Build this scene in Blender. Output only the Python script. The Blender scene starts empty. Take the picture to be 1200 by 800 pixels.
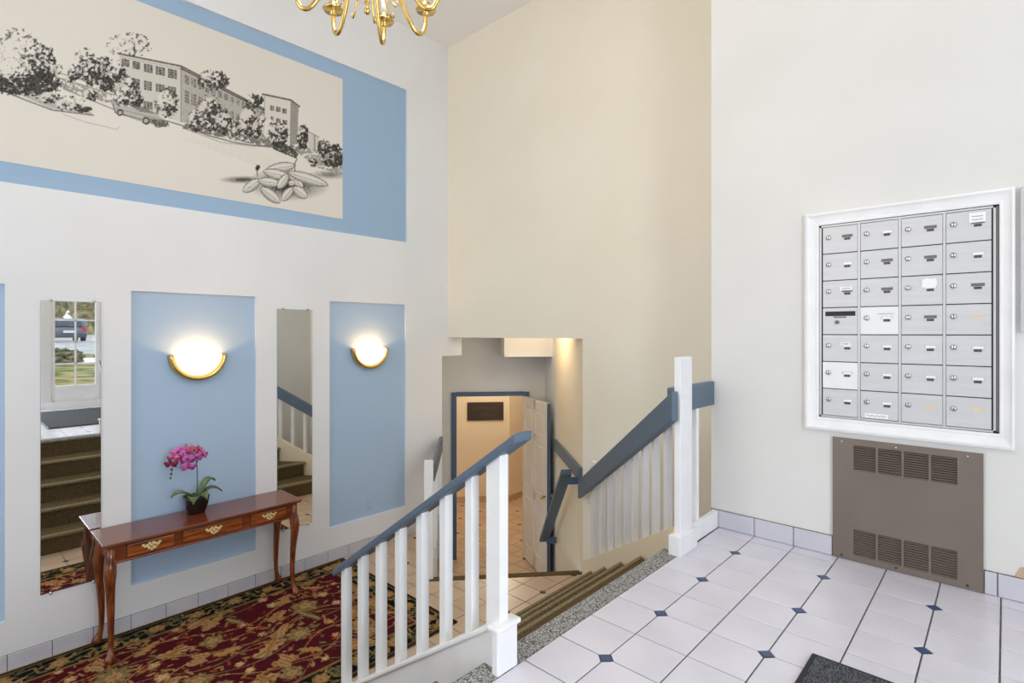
import bpy, bmesh, math, random
import numpy as np
from mathutils import Vector, Matrix
random.seed(7); np.random.seed(7)
S = bpy.context.scene
COL = S.collection
PI = math.pi

# ------------------------------------------------------------------ camera
CX, CZ, YAW = 4.505, 2.08, 0.74651
cam_d = bpy.data.cameras.new('camera')
cam_d.sensor_width = 36; cam_d.lens = 36*625.256/1200; cam_d.shift_y = -10.73/1200
cam_d.clip_start = 0.02; cam_d.clip_end = 300
cam = bpy.data.objects.new('camera', cam_d); COL.objects.link(cam)
cam.location = (CX, 0, CZ); cam.rotation_euler = (PI/2, 0, YAW)
S.camera = cam

# ------------------------------------------------------------------ world, light, exposure
S.view_settings.view_transform = 'Standard'; S.view_settings.look = 'None'
S.view_settings.gamma = 1; S.view_settings.use_curve_mapping = False
S.view_settings.exposure = -0.03
S.cycles.max_bounces = 10; S.cycles.diffuse_bounces = 6; S.cycles.glossy_bounces = 5
S.cycles.transparent_max_bounces = 12
S.cycles.sample_clamp_indirect = 6
S.cycles.caustics_reflective = False; S.cycles.caustics_refractive = False
W = bpy.data.worlds.new('world'); S.world = W; W.use_nodes = True
W.node_tree.nodes['Background'].inputs[0].default_value = (0.80, 0.90, 1.0, 1)
W.node_tree.nodes['Background'].inputs[1].default_value = 1.7

def area(name, loc, rot, sx, sy, power, col):
    l = bpy.data.lights.new(name, 'AREA'); l.shape = 'RECTANGLE'; l.size = sx; l.size_y = sy
    l.energy = power; l.color = col
    o = bpy.data.objects.new(name, l); COL.objects.link(o); o.location = loc; o.rotation_euler = rot
    return o
# lamps for daylight at the entrance front (X = 6.2); its two-storey glazing is added
area('daylight_window', (6.40, 0.48, 2.1), (0, PI/2, 0), 1.7, 1.1, 84, (0.84, 0.92, 1.0))
area('daylight_door', (6.40, 2.36, 2.0), (0, PI/2, 0), 1.8, 0.8, 4, (0.84, 0.92, 1.0))
area('fill_transom', (6.40, 1.35, 4.05), (0, PI/2, 0), 1.5, 2.9, 24, (0.92, 0.96, 1.0))
# even fill lamp outside an added, unseen south window behind the camera
area('fill_south', (2.2, -3.72, 2.9), (PI/2, 0, 0), 3.4, 3.4, 64, (1.0, 0.96, 0.90))

# ------------------------------------------------------------------ materials
MT = {}
def srgb(r, g, b):
    f = lambda c: (c/255/12.92) if c/255 <= 0.04045 else ((c/255+0.055)/1.055)**2.4
    return (f(r), f(g), f(b), 1)
def mat(name, col, rough=0.5, metal=0.0, emit=0, ecol=None, coat=0.0, spec=0.5):
    m = bpy.data.materials.new(name); m.use_nodes = True
    b = m.node_tree.nodes['Principled BSDF']
    b.inputs['Base Color'].default_value = col; b.inputs['Roughness'].default_value = rough
    b.inputs['Metallic'].default_value = metal; b.inputs['Coat Weight'].default_value = coat
    b.inputs['Specular IOR Level'].default_value = spec
    if emit:
        b.inputs['Emission Color'].default_value = ecol or col; b.inputs['Emission Strength'].default_value = emit
    MT[name] = m; return m
def noise_col(m, c1, c2, scale, detail=4, bump=0.0, bscale=None, stretch=None, lo=0.35, hi=0.65, rough=None):
    """base colour between c1 and c2 by object-space noise; optional bump"""
    nt = m.node_tree; N = nt.nodes; L = nt.links; b = N['Principled BSDF']
    tc = N.new('ShaderNodeTexCoord'); mp = N.new('ShaderNodeMapping')
    if stretch: mp.inputs['Scale'].default_value = stretch
    no = N.new('ShaderNodeTexNoise'); no.inputs['Scale'].default_value = scale; no.inputs['Detail'].default_value = detail
    cr = N.new('ShaderNodeValToRGB'); cr.color_ramp.elements[0].position = lo; cr.color_ramp.elements[1].position = hi
    cr.color_ramp.elements[0].color = c1; cr.color_ramp.elements[1].color = c2
    L.new(tc.outputs['Object'], mp.inputs['Vector']); L.new(mp.outputs[0], no.inputs['Vector'])
    L.new(no.outputs['Fac'], cr.inputs[0]); L.new(cr.outputs[0], b.inputs['Base Color'])
    if bump:
        n2 = N.new('ShaderNodeTexNoise'); n2.inputs['Scale'].default_value = bscale or scale; n2.inputs['Detail'].default_value = 3
        L.new(mp.outputs[0], n2.inputs['Vector'])
        bp = N.new('ShaderNodeBump'); bp.inputs['Strength'].default_value = bump; bp.inputs['Distance'].default_value = 0.004
        L.new(n2.outputs['Fac'], bp.inputs['Height']); L.new(bp.outputs[0], b.inputs['Normal'])
    return m
def attr_mat(name, rough=0.6, spec=0.3, bump=0.0):
    m = mat(name, (1,1,1,1), rough, spec=spec); nt = m.node_tree
    a = nt.nodes.new('ShaderNodeVertexColor'); a.layer_name = 'Col'
    nt.links.new(a.outputs[0], nt.nodes['Principled BSDF'].inputs['Base Color'])
    if bump:
        n2 = nt.nodes.new('ShaderNodeTexNoise'); n2.inputs['Scale'].default_value = 400
        tc = nt.nodes.new('ShaderNodeTexCoord'); nt.links.new(tc.outputs['Object'], n2.inputs['Vector'])
        bp = nt.nodes.new('ShaderNodeBump'); bp.inputs['Strength'].default_value = bump; bp.inputs['Distance'].default_value = 0.004
        nt.links.new(n2.outputs['Fac'], bp.inputs['Height']); nt.links.new(bp.outputs[0], nt.nodes['Principled BSDF'].inputs['Normal'])
    return m

noise_col(mat('wall_cream', srgb(232,226,212), 0.75, spec=0.25), srgb(241,233,214), srgb(244,237,220), 1.3, 3, 0.05, 120)
noise_col(mat('wall_white', srgb(228,227,224), 0.75, spec=0.25), srgb(230,232,235), srgb(235,237,240), 1.1, 3, 0.05, 120)
noise_col(mat('wall_beige', srgb(236,220,190), 0.75, spec=0.25), srgb(236,219,188), srgb(240,224,195), 1.2, 3)
noise_col(mat('wall_ivory', srgb(236,232,224), 0.75, spec=0.25), srgb(222,221,217), srgb(227,226,222), 1.3, 3, 0.05, 120)
noise_col(mat('wall_gray', srgb(222,221,218), 0.75, spec=0.25), srgb(219,218,215), srgb(225,224,221), 1.2, 3)
noise_col(mat('wall_tan', srgb(225,200,160), 0.75, spec=0.25), srgb(234,218,192), srgb(240,225,202), 1.2, 3)
mat('ceiling', srgb(246,243,240), 0.85, spec=0.2)
mat('niche_blue', srgb(174,198,224), 0.7, spec=0.25)
mat('mural_blue', srgb(158,186,214), 0.7, spec=0.25)
noise_col(mat('paint_white', srgb(240,240,240), 0.4), srgb(236,236,237), srgb(243,243,243), 6, 3)
mat('rail_blue', srgb(88,106,124), 0.4)
mat('frame_blue', srgb(76,98,124), 0.45)
noise_col(mat('tile_white', srgb(228,224,228), 0.22, coat=0.15), srgb(214,210,219), srgb(222,219,228), 2.5, 4)
noise_col(mat('tile_beige', srgb(214,190,164), 0.3), srgb(194,166,138), srgb(206,180,153), 2.5, 4)
noise_col(mat('tile_base', srgb(205,204,214), 0.3), srgb(200,199,209), srgb(209,208,217), 5, 4)
mat('dot_blue', srgb(62,80,120), 0.3); mat('dot_dark', srgb(62,48,40), 0.35)
noise_col(mat('grout', srgb(118,108,98), 0.9), srgb(88,80,74), srgb(112,104,97), 40)
noise_col(mat('carpet_gray', srgb(125,125,122), 0.95, spec=0.1), srgb(66,66,66), srgb(192,190,184), 210, 2, 0.4, 300, lo=0.38, hi=0.62)
noise_col(mat('carpet_olive', srgb(96,86,64), 0.95, spec=0.1), srgb(60,50,34), srgb(130,110,78), 180, 2, 0.6, 420, lo=0.36, hi=0.64)
noise_col(mat('carpet_highlight', srgb(140,128,98), 0.95, spec=0.1), srgb(112,100,74), srgb(166,152,120), 180, 2, 0.4, 420, lo=0.36, hi=0.64)  # lighter copy of the olive carpet, paints a highlight on step edges
noise_col(mat('mat_dark', srgb(70,72,76), 0.95, spec=0.1), srgb(36,38,41), srgb(112,114,118), 160, 3, 0.8, 260, stretch=(3,0.35,1))
noise_col(mat('wood', srgb(108,52,28), 0.22, coat=0.45), srgb(104,48,24), srgb(136,68,34), 9, 6, stretch=(6,0.7,6))
noise_col(mat('wood_leg', srgb(100,50,28), 0.25, coat=0.4), srgb(84,40,20), srgb(144,78,40), 9, 6, stretch=(6,6,0.8))
noise_col(mat('wood_drawer', srgb(140,70,34), 0.22, coat=0.45), srgb(112,52,22), srgb(168,90,42), 9, 6, stretch=(6,0.7,6))
mat('brass', srgb(222,188,112), 0.2, 1.0)
mat('brass_pale', srgb(240,220,160), 0.3, 0.45)
mat('mirror', (0.90,0.91,0.90,1), 0.0, 1.0)
mat('mirror_edge', srgb(150,160,158), 0.2, 0.3)
mat('chrome', srgb(205,205,205), 0.15, 1.0)
noise_col(mat('aluminium', srgb(206,206,209), 0.42, 0.12), srgb(205,205,207), srgb(210,210,212), 10, 2, stretch=(0.4,1,6))
mat('aluminium_frame', srgb(200,200,202), 0.35, 0.25)
mat('box_white', srgb(238,238,238), 0.5); mat('paper', srgb(245,245,246), 0.8)
mat('card_cream', srgb(226,208,176), 0.8); mat('dark', srgb(22,22,24), 0.5); mat('slot_gray', srgb(112,110,106), 0.5)
mat('ink_mark', srgb(120,120,124), 0.8)
noise_col(mat('grille_brown', srgb(120,108,98), 0.5), srgb(115,104,94), srgb(124,112,102), 3, 3)
mat('grille_back', srgb(38,33,29), 0.8)
mat('plaster', srgb(196,172,140), 0.9)
mat('pot_black', srgb(18,18,20), 0.2, coat=0.3)
mat('soil', srgb(60,50,38), 0.95)
noise_col(mat('leaf_green', srgb(100,122,78), 0.4), srgb(80,102,60), srgb(138,150,104), 12, 3)
mat('stem_green', srgb(70,78,48), 0.5)
noise_col(mat('petal', srgb(196,70,160), 0.5), srgb(160,50,150), srgb(220,110,190), 28, 2)
noise_col(mat('petal_red', srgb(190,50,110), 0.5), srgb(160,30,95), srgb(226,120,150), 30, 2)
mat('lip', srgb(120,14,60), 0.5)
mat('sconce_glass', srgb(255,246,230), 0.3, emit=1.3, ecol=(1.0,0.90,0.74,1))
mat('bulb', srgb(255,240,210), 0.3, emit=6.0, ecol=(1.0,0.80,0.55,1))
mat('candle', srgb(238,230,212), 0.5)
mat('sign_dark', srgb(58,48,40), 0.4); mat('sign_mark', srgb(96,84,62), 0.5)
noise_col(mat('door_white', srgb(226,216,200), 0.45), srgb(223,212,196), srgb(230,221,206), 3, 3)
noise_col(mat('outdoor_grass', srgb(120,130,80), 0.95, spec=0.1), srgb(84,104,52), srgb(190,170,120), 1.6, 6)
noise_col(mat('outdoor_hedge', srgb(92,92,66), 0.95, spec=0.1), srgb(52,56,38), srgb(150,140,104), 4, 6)
noise_col(mat('outdoor_tree', srgb(130,130,90), 0.95, spec=0.1), srgb(96,104,60), srgb(190,170,130), 2, 6)
noise_col(mat('asphalt', srgb(190,188,186), 0.9), srgb(180,178,176), srgb(205,203,201), 1, 4)
mat('car_paint', srgb(108,108,124), 0.25, 0.2, coat=0.5); mat('car_glass', srgb(60,70,82), 0.1); mat('tyre', srgb(24,24,26), 0.8)
mat('tail_light', srgb(180,24,40), 0.3, emit=0.3); mat('plate', srgb(230,230,230), 0.5)
g = bpy.data.materials.new('window_glass'); g.use_nodes = True; nt = g.node_tree; nt.nodes.clear()
o_ = nt.nodes.new('ShaderNodeOutputMaterial'); mx = nt.nodes.new('ShaderNodeMixShader'); mx.inputs[0].default_value = 0.06
tr = nt.nodes.new('ShaderNodeBsdfTransparent'); gl = nt.nodes.new('ShaderNodeBsdfGlossy'); gl.inputs['Roughness'].default_value = 0.02
nt.links.new(tr.outputs[0], mx.inputs[1]); nt.links.new(gl.outputs[0], mx.inputs[2]); nt.links.new(mx.outputs[0], o_.inputs[0])
MT['window_glass'] = g
attr_mat('print_ink', 0.55, 0.25); attr_mat('rug_pile', 0.95, 0.05, 0.5)

# ------------------------------------------------------------------ builders
WL = {}
class MB:
    def __init__(s): s.v = []; s.f = []
    def add(s, vs, fs):
        n = len(s.v); s.v += [tuple(map(float, p)) for p in vs]; s.f += [tuple(i+n for i in f) for f in fs]; return s
    def box(s, x0, x1, y0, y1, z0, z1):
        x0,x1 = sorted((x0,x1)); y0,y1 = sorted((y0,y1)); z0,z1 = sorted((z0,z1))
        return s.add([(x0,y0,z0),(x1,y0,z0),(x1,y1,z0),(x0,y1,z0),(x0,y0,z1),(x1,y0,z1),(x1,y1,z1),(x0,y1,z1)],
                     [(0,3,2,1),(4,5,6,7),(0,1,5,4),(1,2,6,5),(2,3,7,6),(3,0,4,7)])
    def obox(s, c, ax, ay, az, hx, hy, hz):
        c,ax,ay,az = map(Vector, (c,ax,ay,az)); ax.normalize(); ay.normalize(); az.normalize()
        vs = [c+ax*hx*i+ay*hy*j+az*hz*k for k in (-1,1) for i,j in ((-1,-1),(1,-1),(1,1),(-1,1))]
        return s.add(vs, [(0,3,2,1),(4,5,6,7),(0,1,5,4),(1,2,6,5),(2,3,7,6),(3,0,4,7)])
    def prism(s, poly, ext):
        """poly: list of 3D points (planar), ext: extrusion vector"""
        e = Vector(ext); n = len(poly); p = [Vector(q) for q in poly]
        nrm = Vector((0,0,0))
        for i in range(n): nrm += p[i].cross(p[(i+1)%n])
        if nrm.dot(e) < 0: p.reverse()
        vs = p + [q+e for q in p]
        return s.add(vs, [tuple(range(n-1,-1,-1)), tuple(range(n,2*n))] + [(i,(i+1)%n,n+(i+1)%n,n+i) for i in range(n)])
    def tube(s, pts, rad, seg=10, caps=True, squash=None):
        pts = [Vector(p) for p in pts]; n = len(pts)
        if not hasattr(rad,'__len__'): rad = [rad]*n
        t0 = (pts[1]-pts[0]).normalized(); up = Vector((0,0,1)) if abs(t0.z) < 0.9 else Vector((1,0,0))
        a = t0.cross(up).normalized(); vs = []; fs = []
        for i,p in enumerate(pts):
            t = (pts[min(i+1,n-1)]-pts[max(i-1,0)]).normalized()
            a = (a - t*a.dot(t)).normalized(); b = t.cross(a)
            for k in range(seg):
                th = 2*PI*k/seg; vs.append(p+(a*math.cos(th)+b*math.sin(th)*(squash or 1))*rad[i])
        for i in range(n-1):
            for k in range(seg): fs.append((i*seg+k, i*seg+(k+1)%seg, (i+1)*seg+(k+1)%seg, (i+1)*seg+k))
        if caps: fs += [tuple(range(seg-1,-1,-1)), tuple((n-1)*seg+k for k in range(seg))]
        return s.add(vs, fs)
    def lathe(s, prof, c, seg=20, axis='z'):
        vs = []; fs = []; n = len(prof); c = Vector(c)
        for r,h in prof:
            for k in range(seg):
                th = 2*PI*k/seg; x,y = max(r,1e-4)*math.cos(th), max(r,1e-4)*math.sin(th)
                vs.append(c + (Vector((x,y,h)) if axis=='z' else Vector((x,h,y)) if axis=='y' else Vector((h,x,y))))
        for i in range(n-1):
            for k in range(seg): fs.append((i*seg+k, i*seg+(k+1)%seg, (i+1)*seg+(k+1)%seg, (i+1)*seg+k))
        fs += [tuple(range(seg-1,-1,-1)), tuple((n-1)*seg+k for k in range(seg))]
        return s.add(vs, fs)
    def build(s, name, m, parent=None, smooth=False, bevel=0, seg=2, loc=None):
        me = bpy.data.meshes.new(name)
        off = WL.get(parent, Vector((0,0,0))) if parent is not None else Vector(loc or (0,0,0))
        me.from_pydata([(x-off.x,y-off.y,z-off.z) for x,y,z in s.v], [], s.f)
        bm = bmesh.new(); bm.from_mesh(me); bmesh.ops.recalc_face_normals(bm, faces=bm.faces); bm.to_mesh(me); bm.free()
        me.materials.append(MT[m] if isinstance(m,str) else m)
        if smooth:
            me.polygons.foreach_set('use_smooth', [True]*len(me.polygons))
        o = bpy.data.objects.new(name, me); COL.objects.link(o)
        if parent is not None: o.parent = parent; WL[o] = off
        else: o.location = off; WL[o] = off
        if bevel:
            b = o.modifiers.new('bevel','BEVEL'); b.width = bevel; b.segments = seg; b.limit_method = 'ANGLE'; b.angle_limit = 0.6
        return o
def thing(name, label, cat, loc, group=None, kind=None):
    o = bpy.data.objects.new(name, None); COL.objects.link(o); o.location = loc; o.empty_display_size = 0.1
    WL[o] = Vector(loc); tag(o, label, cat, group, kind); return o
def tag(o, label=None, cat=None, group=None, kind=None):
    if label: o['label'] = label
    if cat: o['category'] = cat
    if group: o['group'] = group
    if kind: o['kind'] = kind
    return o
def struct(o, label=None):
    o['kind'] = 'structure'
    if label: o['label'] = label
    return o
def piece(src, name, parent, loc, rotz=0):
    """linked-data copy of a mesh object placed at world loc under parent"""
    o = bpy.data.objects.new(name, src if isinstance(src, bpy.types.Mesh) else src.data); COL.objects.link(o)
    o.parent = parent; o.location = Vector(loc)-WL[parent]; o.rotation_euler = (0,0,rotz); WL[o] = Vector(loc); return o
def box(name, m, parent, *b, bevel=0, **k): return MB().box(*b).build(name, m, parent, bevel=bevel, **k)

# ------------------------------------------------------------------ key dimensions (metres; lobby floor z = 0)
H = 0.91; RISE = H/5; RUN = 0.268; NX = 3.14            # landing height, steps, landing nosing X
YM = 3.832; YB = 3.20; ZC = 5.21; XE = 6.2; YS = -3.4    # mid wall, mailbox wall, ceiling, entrance wall, south wall
DD = Vector((-0.749, 0.663, 0)); NN = Vector((0.663, 0.749, 0))     # hall steps: way down / across
TL = Vector((0.93, 2.85, 0)); TR = Vector((1.78, 3.81, 0))         # top edge of the hall steps
HF = -0.73                                                          # hall floor

# ------------------------------------------------------------------ walls
def wall_grid(name, m, axis, face, back, a0, a1, z0, z1, holes, parent=None):
    """wall slab on plane axis=face..back with rectangular holes (a0,a1,z0,z1) right through"""
    A = sorted({a0,a1}|{h[0] for h in holes}|{h[1] for h in holes}); Z = sorted({z0,z1}|{h[2] for h in holes}|{h[3] for h in holes})
    A = [a for a in A if a0<=a<=a1]; Z = [z for z in Z if z0<=z<=z1]
    vid = {}; vs = []; fs = []
    def V(a,z,d):
        k = (round(a,5),round(z,5),d)
        if k not in vid: vid[k] = len(vs); vs.append((d,a,z) if axis=='x' else (a,d,z))
        return vid[k]
    solid = {}
    for i in range(len(A)-1):
        for j in range(len(Z)-1):
            ca,cz = (A[i]+A[i+1])/2,(Z[j]+Z[j+1])/2
            solid[i,j] = not any(h[0]<ca<h[1] and h[2]<cz<h[3] for h in holes)
    for (i,j),s_ in solid.items():
        if not s_: continue
        q = [(A[i],Z[j]),(A[i+1],Z[j]),(A[i+1],Z[j+1]),(A[i],Z[j+1])]
        for d in (face,back): fs.append(tuple(V(a,z,d) for a,z in q))
        for (di,dj),(p,r) in {(-1,0):(q[0],q[3]),(1,0):(q[1],q[2]),(0,-1):(q[0],q[1]),(0,1):(q[3],q[2])}.items():
            if not solid.get((i+di,j+dj), False): fs.append((V(*p,face),V(*r,face),V(*r,back),V(*p,back)))
    b = MB(); b.add(vs, fs)
    o = b.build(name, m, parent)
    if parent is None: struct(o)
    return o

REC = 0.024
niches = [(-0.56,0.29,0.305,2.378),(0.933,1.783,0.302,2.372),(2.431,3.272,0.303,2.364)]
mural_field = (-1.10,3.285,3.002,4.565)
wl = wall_grid('wall_left', 'wall_white', 'x', 0.0, -REC, YS, 3.748, 0, ZC, niches+[mural_field])
MB().box(-0.16,-REC,YS,3.748,0,ZC).build('wall_core','wall_white',wl)
MB().box(-0.16,0,3.748,4.033,1.822,ZC).build('wall_beam','wall_white',wl)
for k,(a0,a1,z0,z1) in enumerate(niches):
    MB().box(-REC-0.001,-REC+0.0015,a0,a1,z0,z1).build('niche_panel','niche_blue',wl)
MB().box(-REC-0.001,-REC+0.0015,*mural_field).build('mural_panel','mural_blue',wl)

# mid wall: header over the hall opening and full wall to its right
wm = struct(MB().prism([(0,YM,2.025),(1.80,YM,2.025),(1.80,YM,-0.8),(XE,YM,-0.8),(XE,YM,ZC),(0,YM,ZC)], (0,0.2,0)).build('wall_back','wall_cream'))
# mailbox wall with its end face
wr = struct(box('wall_right','wall_ivory',None, 3.193,XE+0.15, YB,YM, -0.05,ZC))
ws = wall_grid('wall_south','wall_white','y',YS,YS-0.15,-0.16,XE+0.15,-0.05,ZC,[(0.5,4.7,1.2,4.6)])
for k in range(4):  # unseen window added to let in even fill light
    sw = bpy.data.objects.new('added_window_south',None); COL.objects.link(sw); WL[sw] = Vector((0,0,0)); struct(sw)
    a,b_ = 0.5+1.05*k,0.5+1.05*(k+1)
    for q in ((a,a+.05,1.2,4.6),(b_-.05,b_,1.2,4.6),(a+.05,b_-.05,1.2,1.25),(a+.05,b_-.05,4.55,4.6),(a+.05,b_-.05,2.88,2.93)): box('frame','paint_white',sw,q[0],q[1],YS-.11,YS-.03,q[2],q[3])
    for q in ((1.25,2.88),(2.93,4.55)): box('pane','window_glass',sw,a+.05,b_-.05,YS-.072,YS-.069,*q)
struct(box('ceiling','ceiling',None, -0.16,XE+0.15, YS-0.15,YM+0.2, ZC,ZC+0.1))
# entrance wall with door and side light; wide window and transom added for light
win_open = (1.20,1.80,0.98,3.00); door_open = (1.90,2.82,H,3.00); win2_open = (-0.10,1.06,1.20,3.00); tr_open = (-0.10,2.82,3.25,4.80)
we = wall_grid('wall_entrance','wall_ivory','x',XE,XE+0.15,YS,YM,-0.05,ZC,[win_open,door_open,win2_open,tr_open])

def glazed(name, y0,y1,z0,z1, cols, rows, kick=0.0, label=None):
    o = bpy.data.objects.new(name, None); COL.objects.link(o); o.location = (XE+0.07,(y0+y1)/2,z0); WL[o] = Vector(o.location); struct(o, label)
    fw = 0.05
    for b in ((y0,y0+fw,z0,z1),(y1-fw,y1,z0,z1),(y0+fw,y1-fw,z1-fw,z1),(y0+fw,y1-fw,z0,z0+fw+kick)):
        box('frame','paint_white',o, XE+0.03,XE+0.11,*b, bevel=0.004)
    a0,a1,c0,c1 = y0+fw,y1-fw,z0+fw+kick,z1-fw
    for i in range(1,cols):
        y = a0+(a1-a0)*i/cols; box('muntin','paint_white',o, XE+0.055,XE+0.085,y-0.011,y+0.011,c0,c1)
    for j in range(1,rows):
        z = c0+(c1-c0)*j/rows; box('muntin','paint_white',o, XE+0.055,XE+0.085,a0,a1,z-0.011,z+0.011)
    for i in range(cols):
        for j in range(rows):
            ya,yb = a0+(a1-a0)*i/cols, a0+(a1-a0)*(i+1)/cols; za,zb = c0+(c1-c0)*j/rows, c0+(c1-c0)*(j+1)/rows
            box('pane','window_glass',o, XE+0.069,XE+0.072,ya+0.011,yb-0.011,za+0.011,zb-0.011)
    return o
glazed('window_1',*win_open,2,5,kick=0.22); glazed('added_window_side',*win2_open,4,5); glazed('added_transom',*tr_open,8,4)
dr = glazed('door_2',*door_open,3,5,kick=0.2)
MB().lathe([(0.012,0),(0.012,0.03),(0.028,0.04),(0.03,0.055),(0.02,0.066)],(XE+0.03-0.066,1.96,H+1.0),14,'x').build('door_knob','brass',dr,True)
struct(box('trim_1','paint_white',None, XE-0.02,XE, 1.06,2.92, H,H+0.1))

# ------------------------------------------------------------------ landing floor
fl = struct(box('floor','grout',None, NX+0.032,XE, YS,YB, -0.05,H-0.004))
struct(box('floor_under','wall_tan',None, NX+0.02,3.19, YB-0.0,YM, -0.05,-0.01)) if False else None
PT = 0.20825; GAP = 0.0055; DH = 0.027
X0, Y0 = 3.449, 1.639                                     # a blue dot sits here, and every second joint from it
def tile_mesh(name, m, pt=PT, dh=DH, th=0.006):
    h = pt/2-GAP/2; c = dh+GAP*0.7-GAP/2; e = 0.0015
    def ring(ins, z): 
        a = h-ins
        return [(-a,-a,z),(a-c,-a,z),(a,-a+c,z),(a,a,z),(-a,a,z)]
    b = MB(); vs = ring(0,-th)+ring(0,-e)+ring(e,0); fs = [(10,11,12,13,14)]
    for r in (0,5):
        for i in range(5): fs.append((r+i,r+(i+1)%5,r+5+(i+1)%5,r+5+i))
    b.add(vs,fs); me = bpy.data.meshes.new(name); me.from_pydata(b.v,[],b.f); me.materials.append(MT[m]); return me
def dot_mesh(name, m, dh=DH):
    me = bpy.data.meshes.new(name); a = dh-GAP*0.35
    me.from_pydata([(a,0,0),(0,a,0),(-a,0,0),(0,-a,0),(a,0,-.006),(0,a,-.006),(-a,0,-.006),(0,-a,-.006)],[],[(0,1,2,3),(0,4,5,1),(1,5,6,2),(2,6,7,3),(3,7,4,0)])
    me.materials.append(MT[m]); return me
def clip(poly, p, n):
    """keep the side where (q-p).n <= 0"""
    out = []
    for i in range(len(poly)):
        a,b = Vector(poly[i]),Vector(poly[(i+1)%len(poly)]); da,db = (a-p).dot(n),(b-p).dot(n)
        if da <= 0: out.append(a)
        if da*db < 0: out.append(a+(b-a)*(da/(da-db)))
    return out
def tile_poly(cx, cy, k, pt=PT):
    h = pt/2-GAP/2; c = DH+GAP*0.2; base = [(-h,-h),(h-c,-h),(h,-h+c),(h,h),(-h,h)]
    a = k*PI/2; return [Vector((cx+x*math.cos(a)-y*math.sin(a), cy+x*math.sin(a)+y*math.cos(a), 0)) for x,y in base]
def lay(parent, z, m_tile, m_dot, region, clips_of, lim=None, inview=None):
    """region (x0,x1,y0,y1); every tile has one corner cut for a dot. clips_of(cx,cy) -> half planes"""
    tm = tile_mesh('tile', m_tile); dm = dot_mesh('dot', m_dot); x0,x1,y0,y1 = region
    i0,i1 = math.floor((x0-X0)/PT)-1, math.ceil((x1-X0)/PT)+1; j0,j1 = math.floor((y0-Y0)/PT)-1, math.ceil((y1-Y0)/PT)+1
    rest = MB(); nrest = 0
    for i in range(i0,i1):
        for j in range(j0,j1):
            cx,cy = X0+(i+.5)*PT, Y0+(j+.5)*PT
            # the dot corner: even joints
            dx = -1 if i%2==0 else 1; dy = -1 if j%2==0 else 1
            k = {(1,-1):0,(1,1):1,(-1,1):2,(-1,-1):3}[(dx,dy)]
            pl = [(Vector((x0,0,0)),Vector((-1,0,0))),(Vector((x1,0,0)),Vector((1,0,0))),(Vector((0,y0,0)),Vector((0,-1,0))),(Vector((0,y1,0)),Vector((0,1,0)))]+clips_of(cx,cy)
            poly = tile_poly(cx,cy,k); p2 = poly
            for p,n in pl:
                p2 = clip(p2,p,n) if len(p2)>2 else []
            if len(p2) < 3: continue
            seen = inview is None or inview(cx,cy)
            full = len(p2)==5 and all((a-b).length<1e-6 for a,b in zip(poly,p2))
            if not seen:
                rest.prism([(q.x,q.y,z-.006) for q in p2],(0,0,.006)); nrest += 1
            elif full: piece(tm,'tile',parent,(cx,cy,z),k*PI/2)
            else: MB().prism([(q.x,q.y,z-.006) for q in p2],(0,0,.006)).build('tile',m_tile,parent)
    if nrest:
        o = rest.build('tile_field',m_tile,parent); o['kind'] = 'stuff'
    for i in range(i0,i1+1):
        for j in range(j0,j1+1):
            if i%2 or j%2: continue
            x,y = X0+i*PT, Y0+j*PT
            if not (x0+.03<x<x1-.03 and y0+.03<y<y1-.03): continue
            if any((Vector((x,y,0))-p).dot(n) > 0.02 for p,n in clips_of(x,y)): continue
            piece(dm,'dot_tile',parent,(x,y,z-0.0003))
lay(fl, H, 'tile_white','dot_blue',(NX+0.10,XE,YS,YB), lambda x,y: [], inview=lambda x,y: y>0.55 and x<5.2 and (x-4.7)<y)

# lobby floor (beige tiles), cut along the top of the hall steps
fb = MB(); fb.prism([(0,YS,-0.06),(NX,YS,-0.06),(NX,YM,-0.06),(1.80,YM,-0.06),(TR.x,TR.y,-0.06),(TL.x,TL.y,-0.06),(0,3.673,-0.06)],(0,0,0.056))
lob = struct(fb.build('floor','grout'))
def lob_clips(x, y):
    if (Vector((x,y,0))-TL).dot(NN) > 0: return [(TL-DD*0.065, DD)]
    return [(TL-NN*0.02, NN)] if (Vector((x,y,0))-TL).dot(DD) > 0 else []
lay(lob, 0.0, 'tile_beige','dot_dark',(0.0,NX-0.02,YS,YM), lob_clips, inview=lambda x,y: (y>2.4 or (x>1.5 and y>1.2)) and x<2.6)
# hall floor beyond the steps
hl = struct(MB().box(-3.2,2.2,3.2,9.0,HF-0.08,HF-0.004).build('floor','grout'))
lay(hl, HF, 'tile_beige','dot_dark',(-2.4,1.3,3.3,7.6), lambda x,y: [(TL+DD*0.83,-DD)], inview=lambda x,y: (Vector((x,y,0))-TL).dot(NN)>-0.3 and (Vector((x,y,0))-TL).dot(NN)<1.35 and (Vector((x,y,0))-TL).dot(DD)>1.0)

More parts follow.
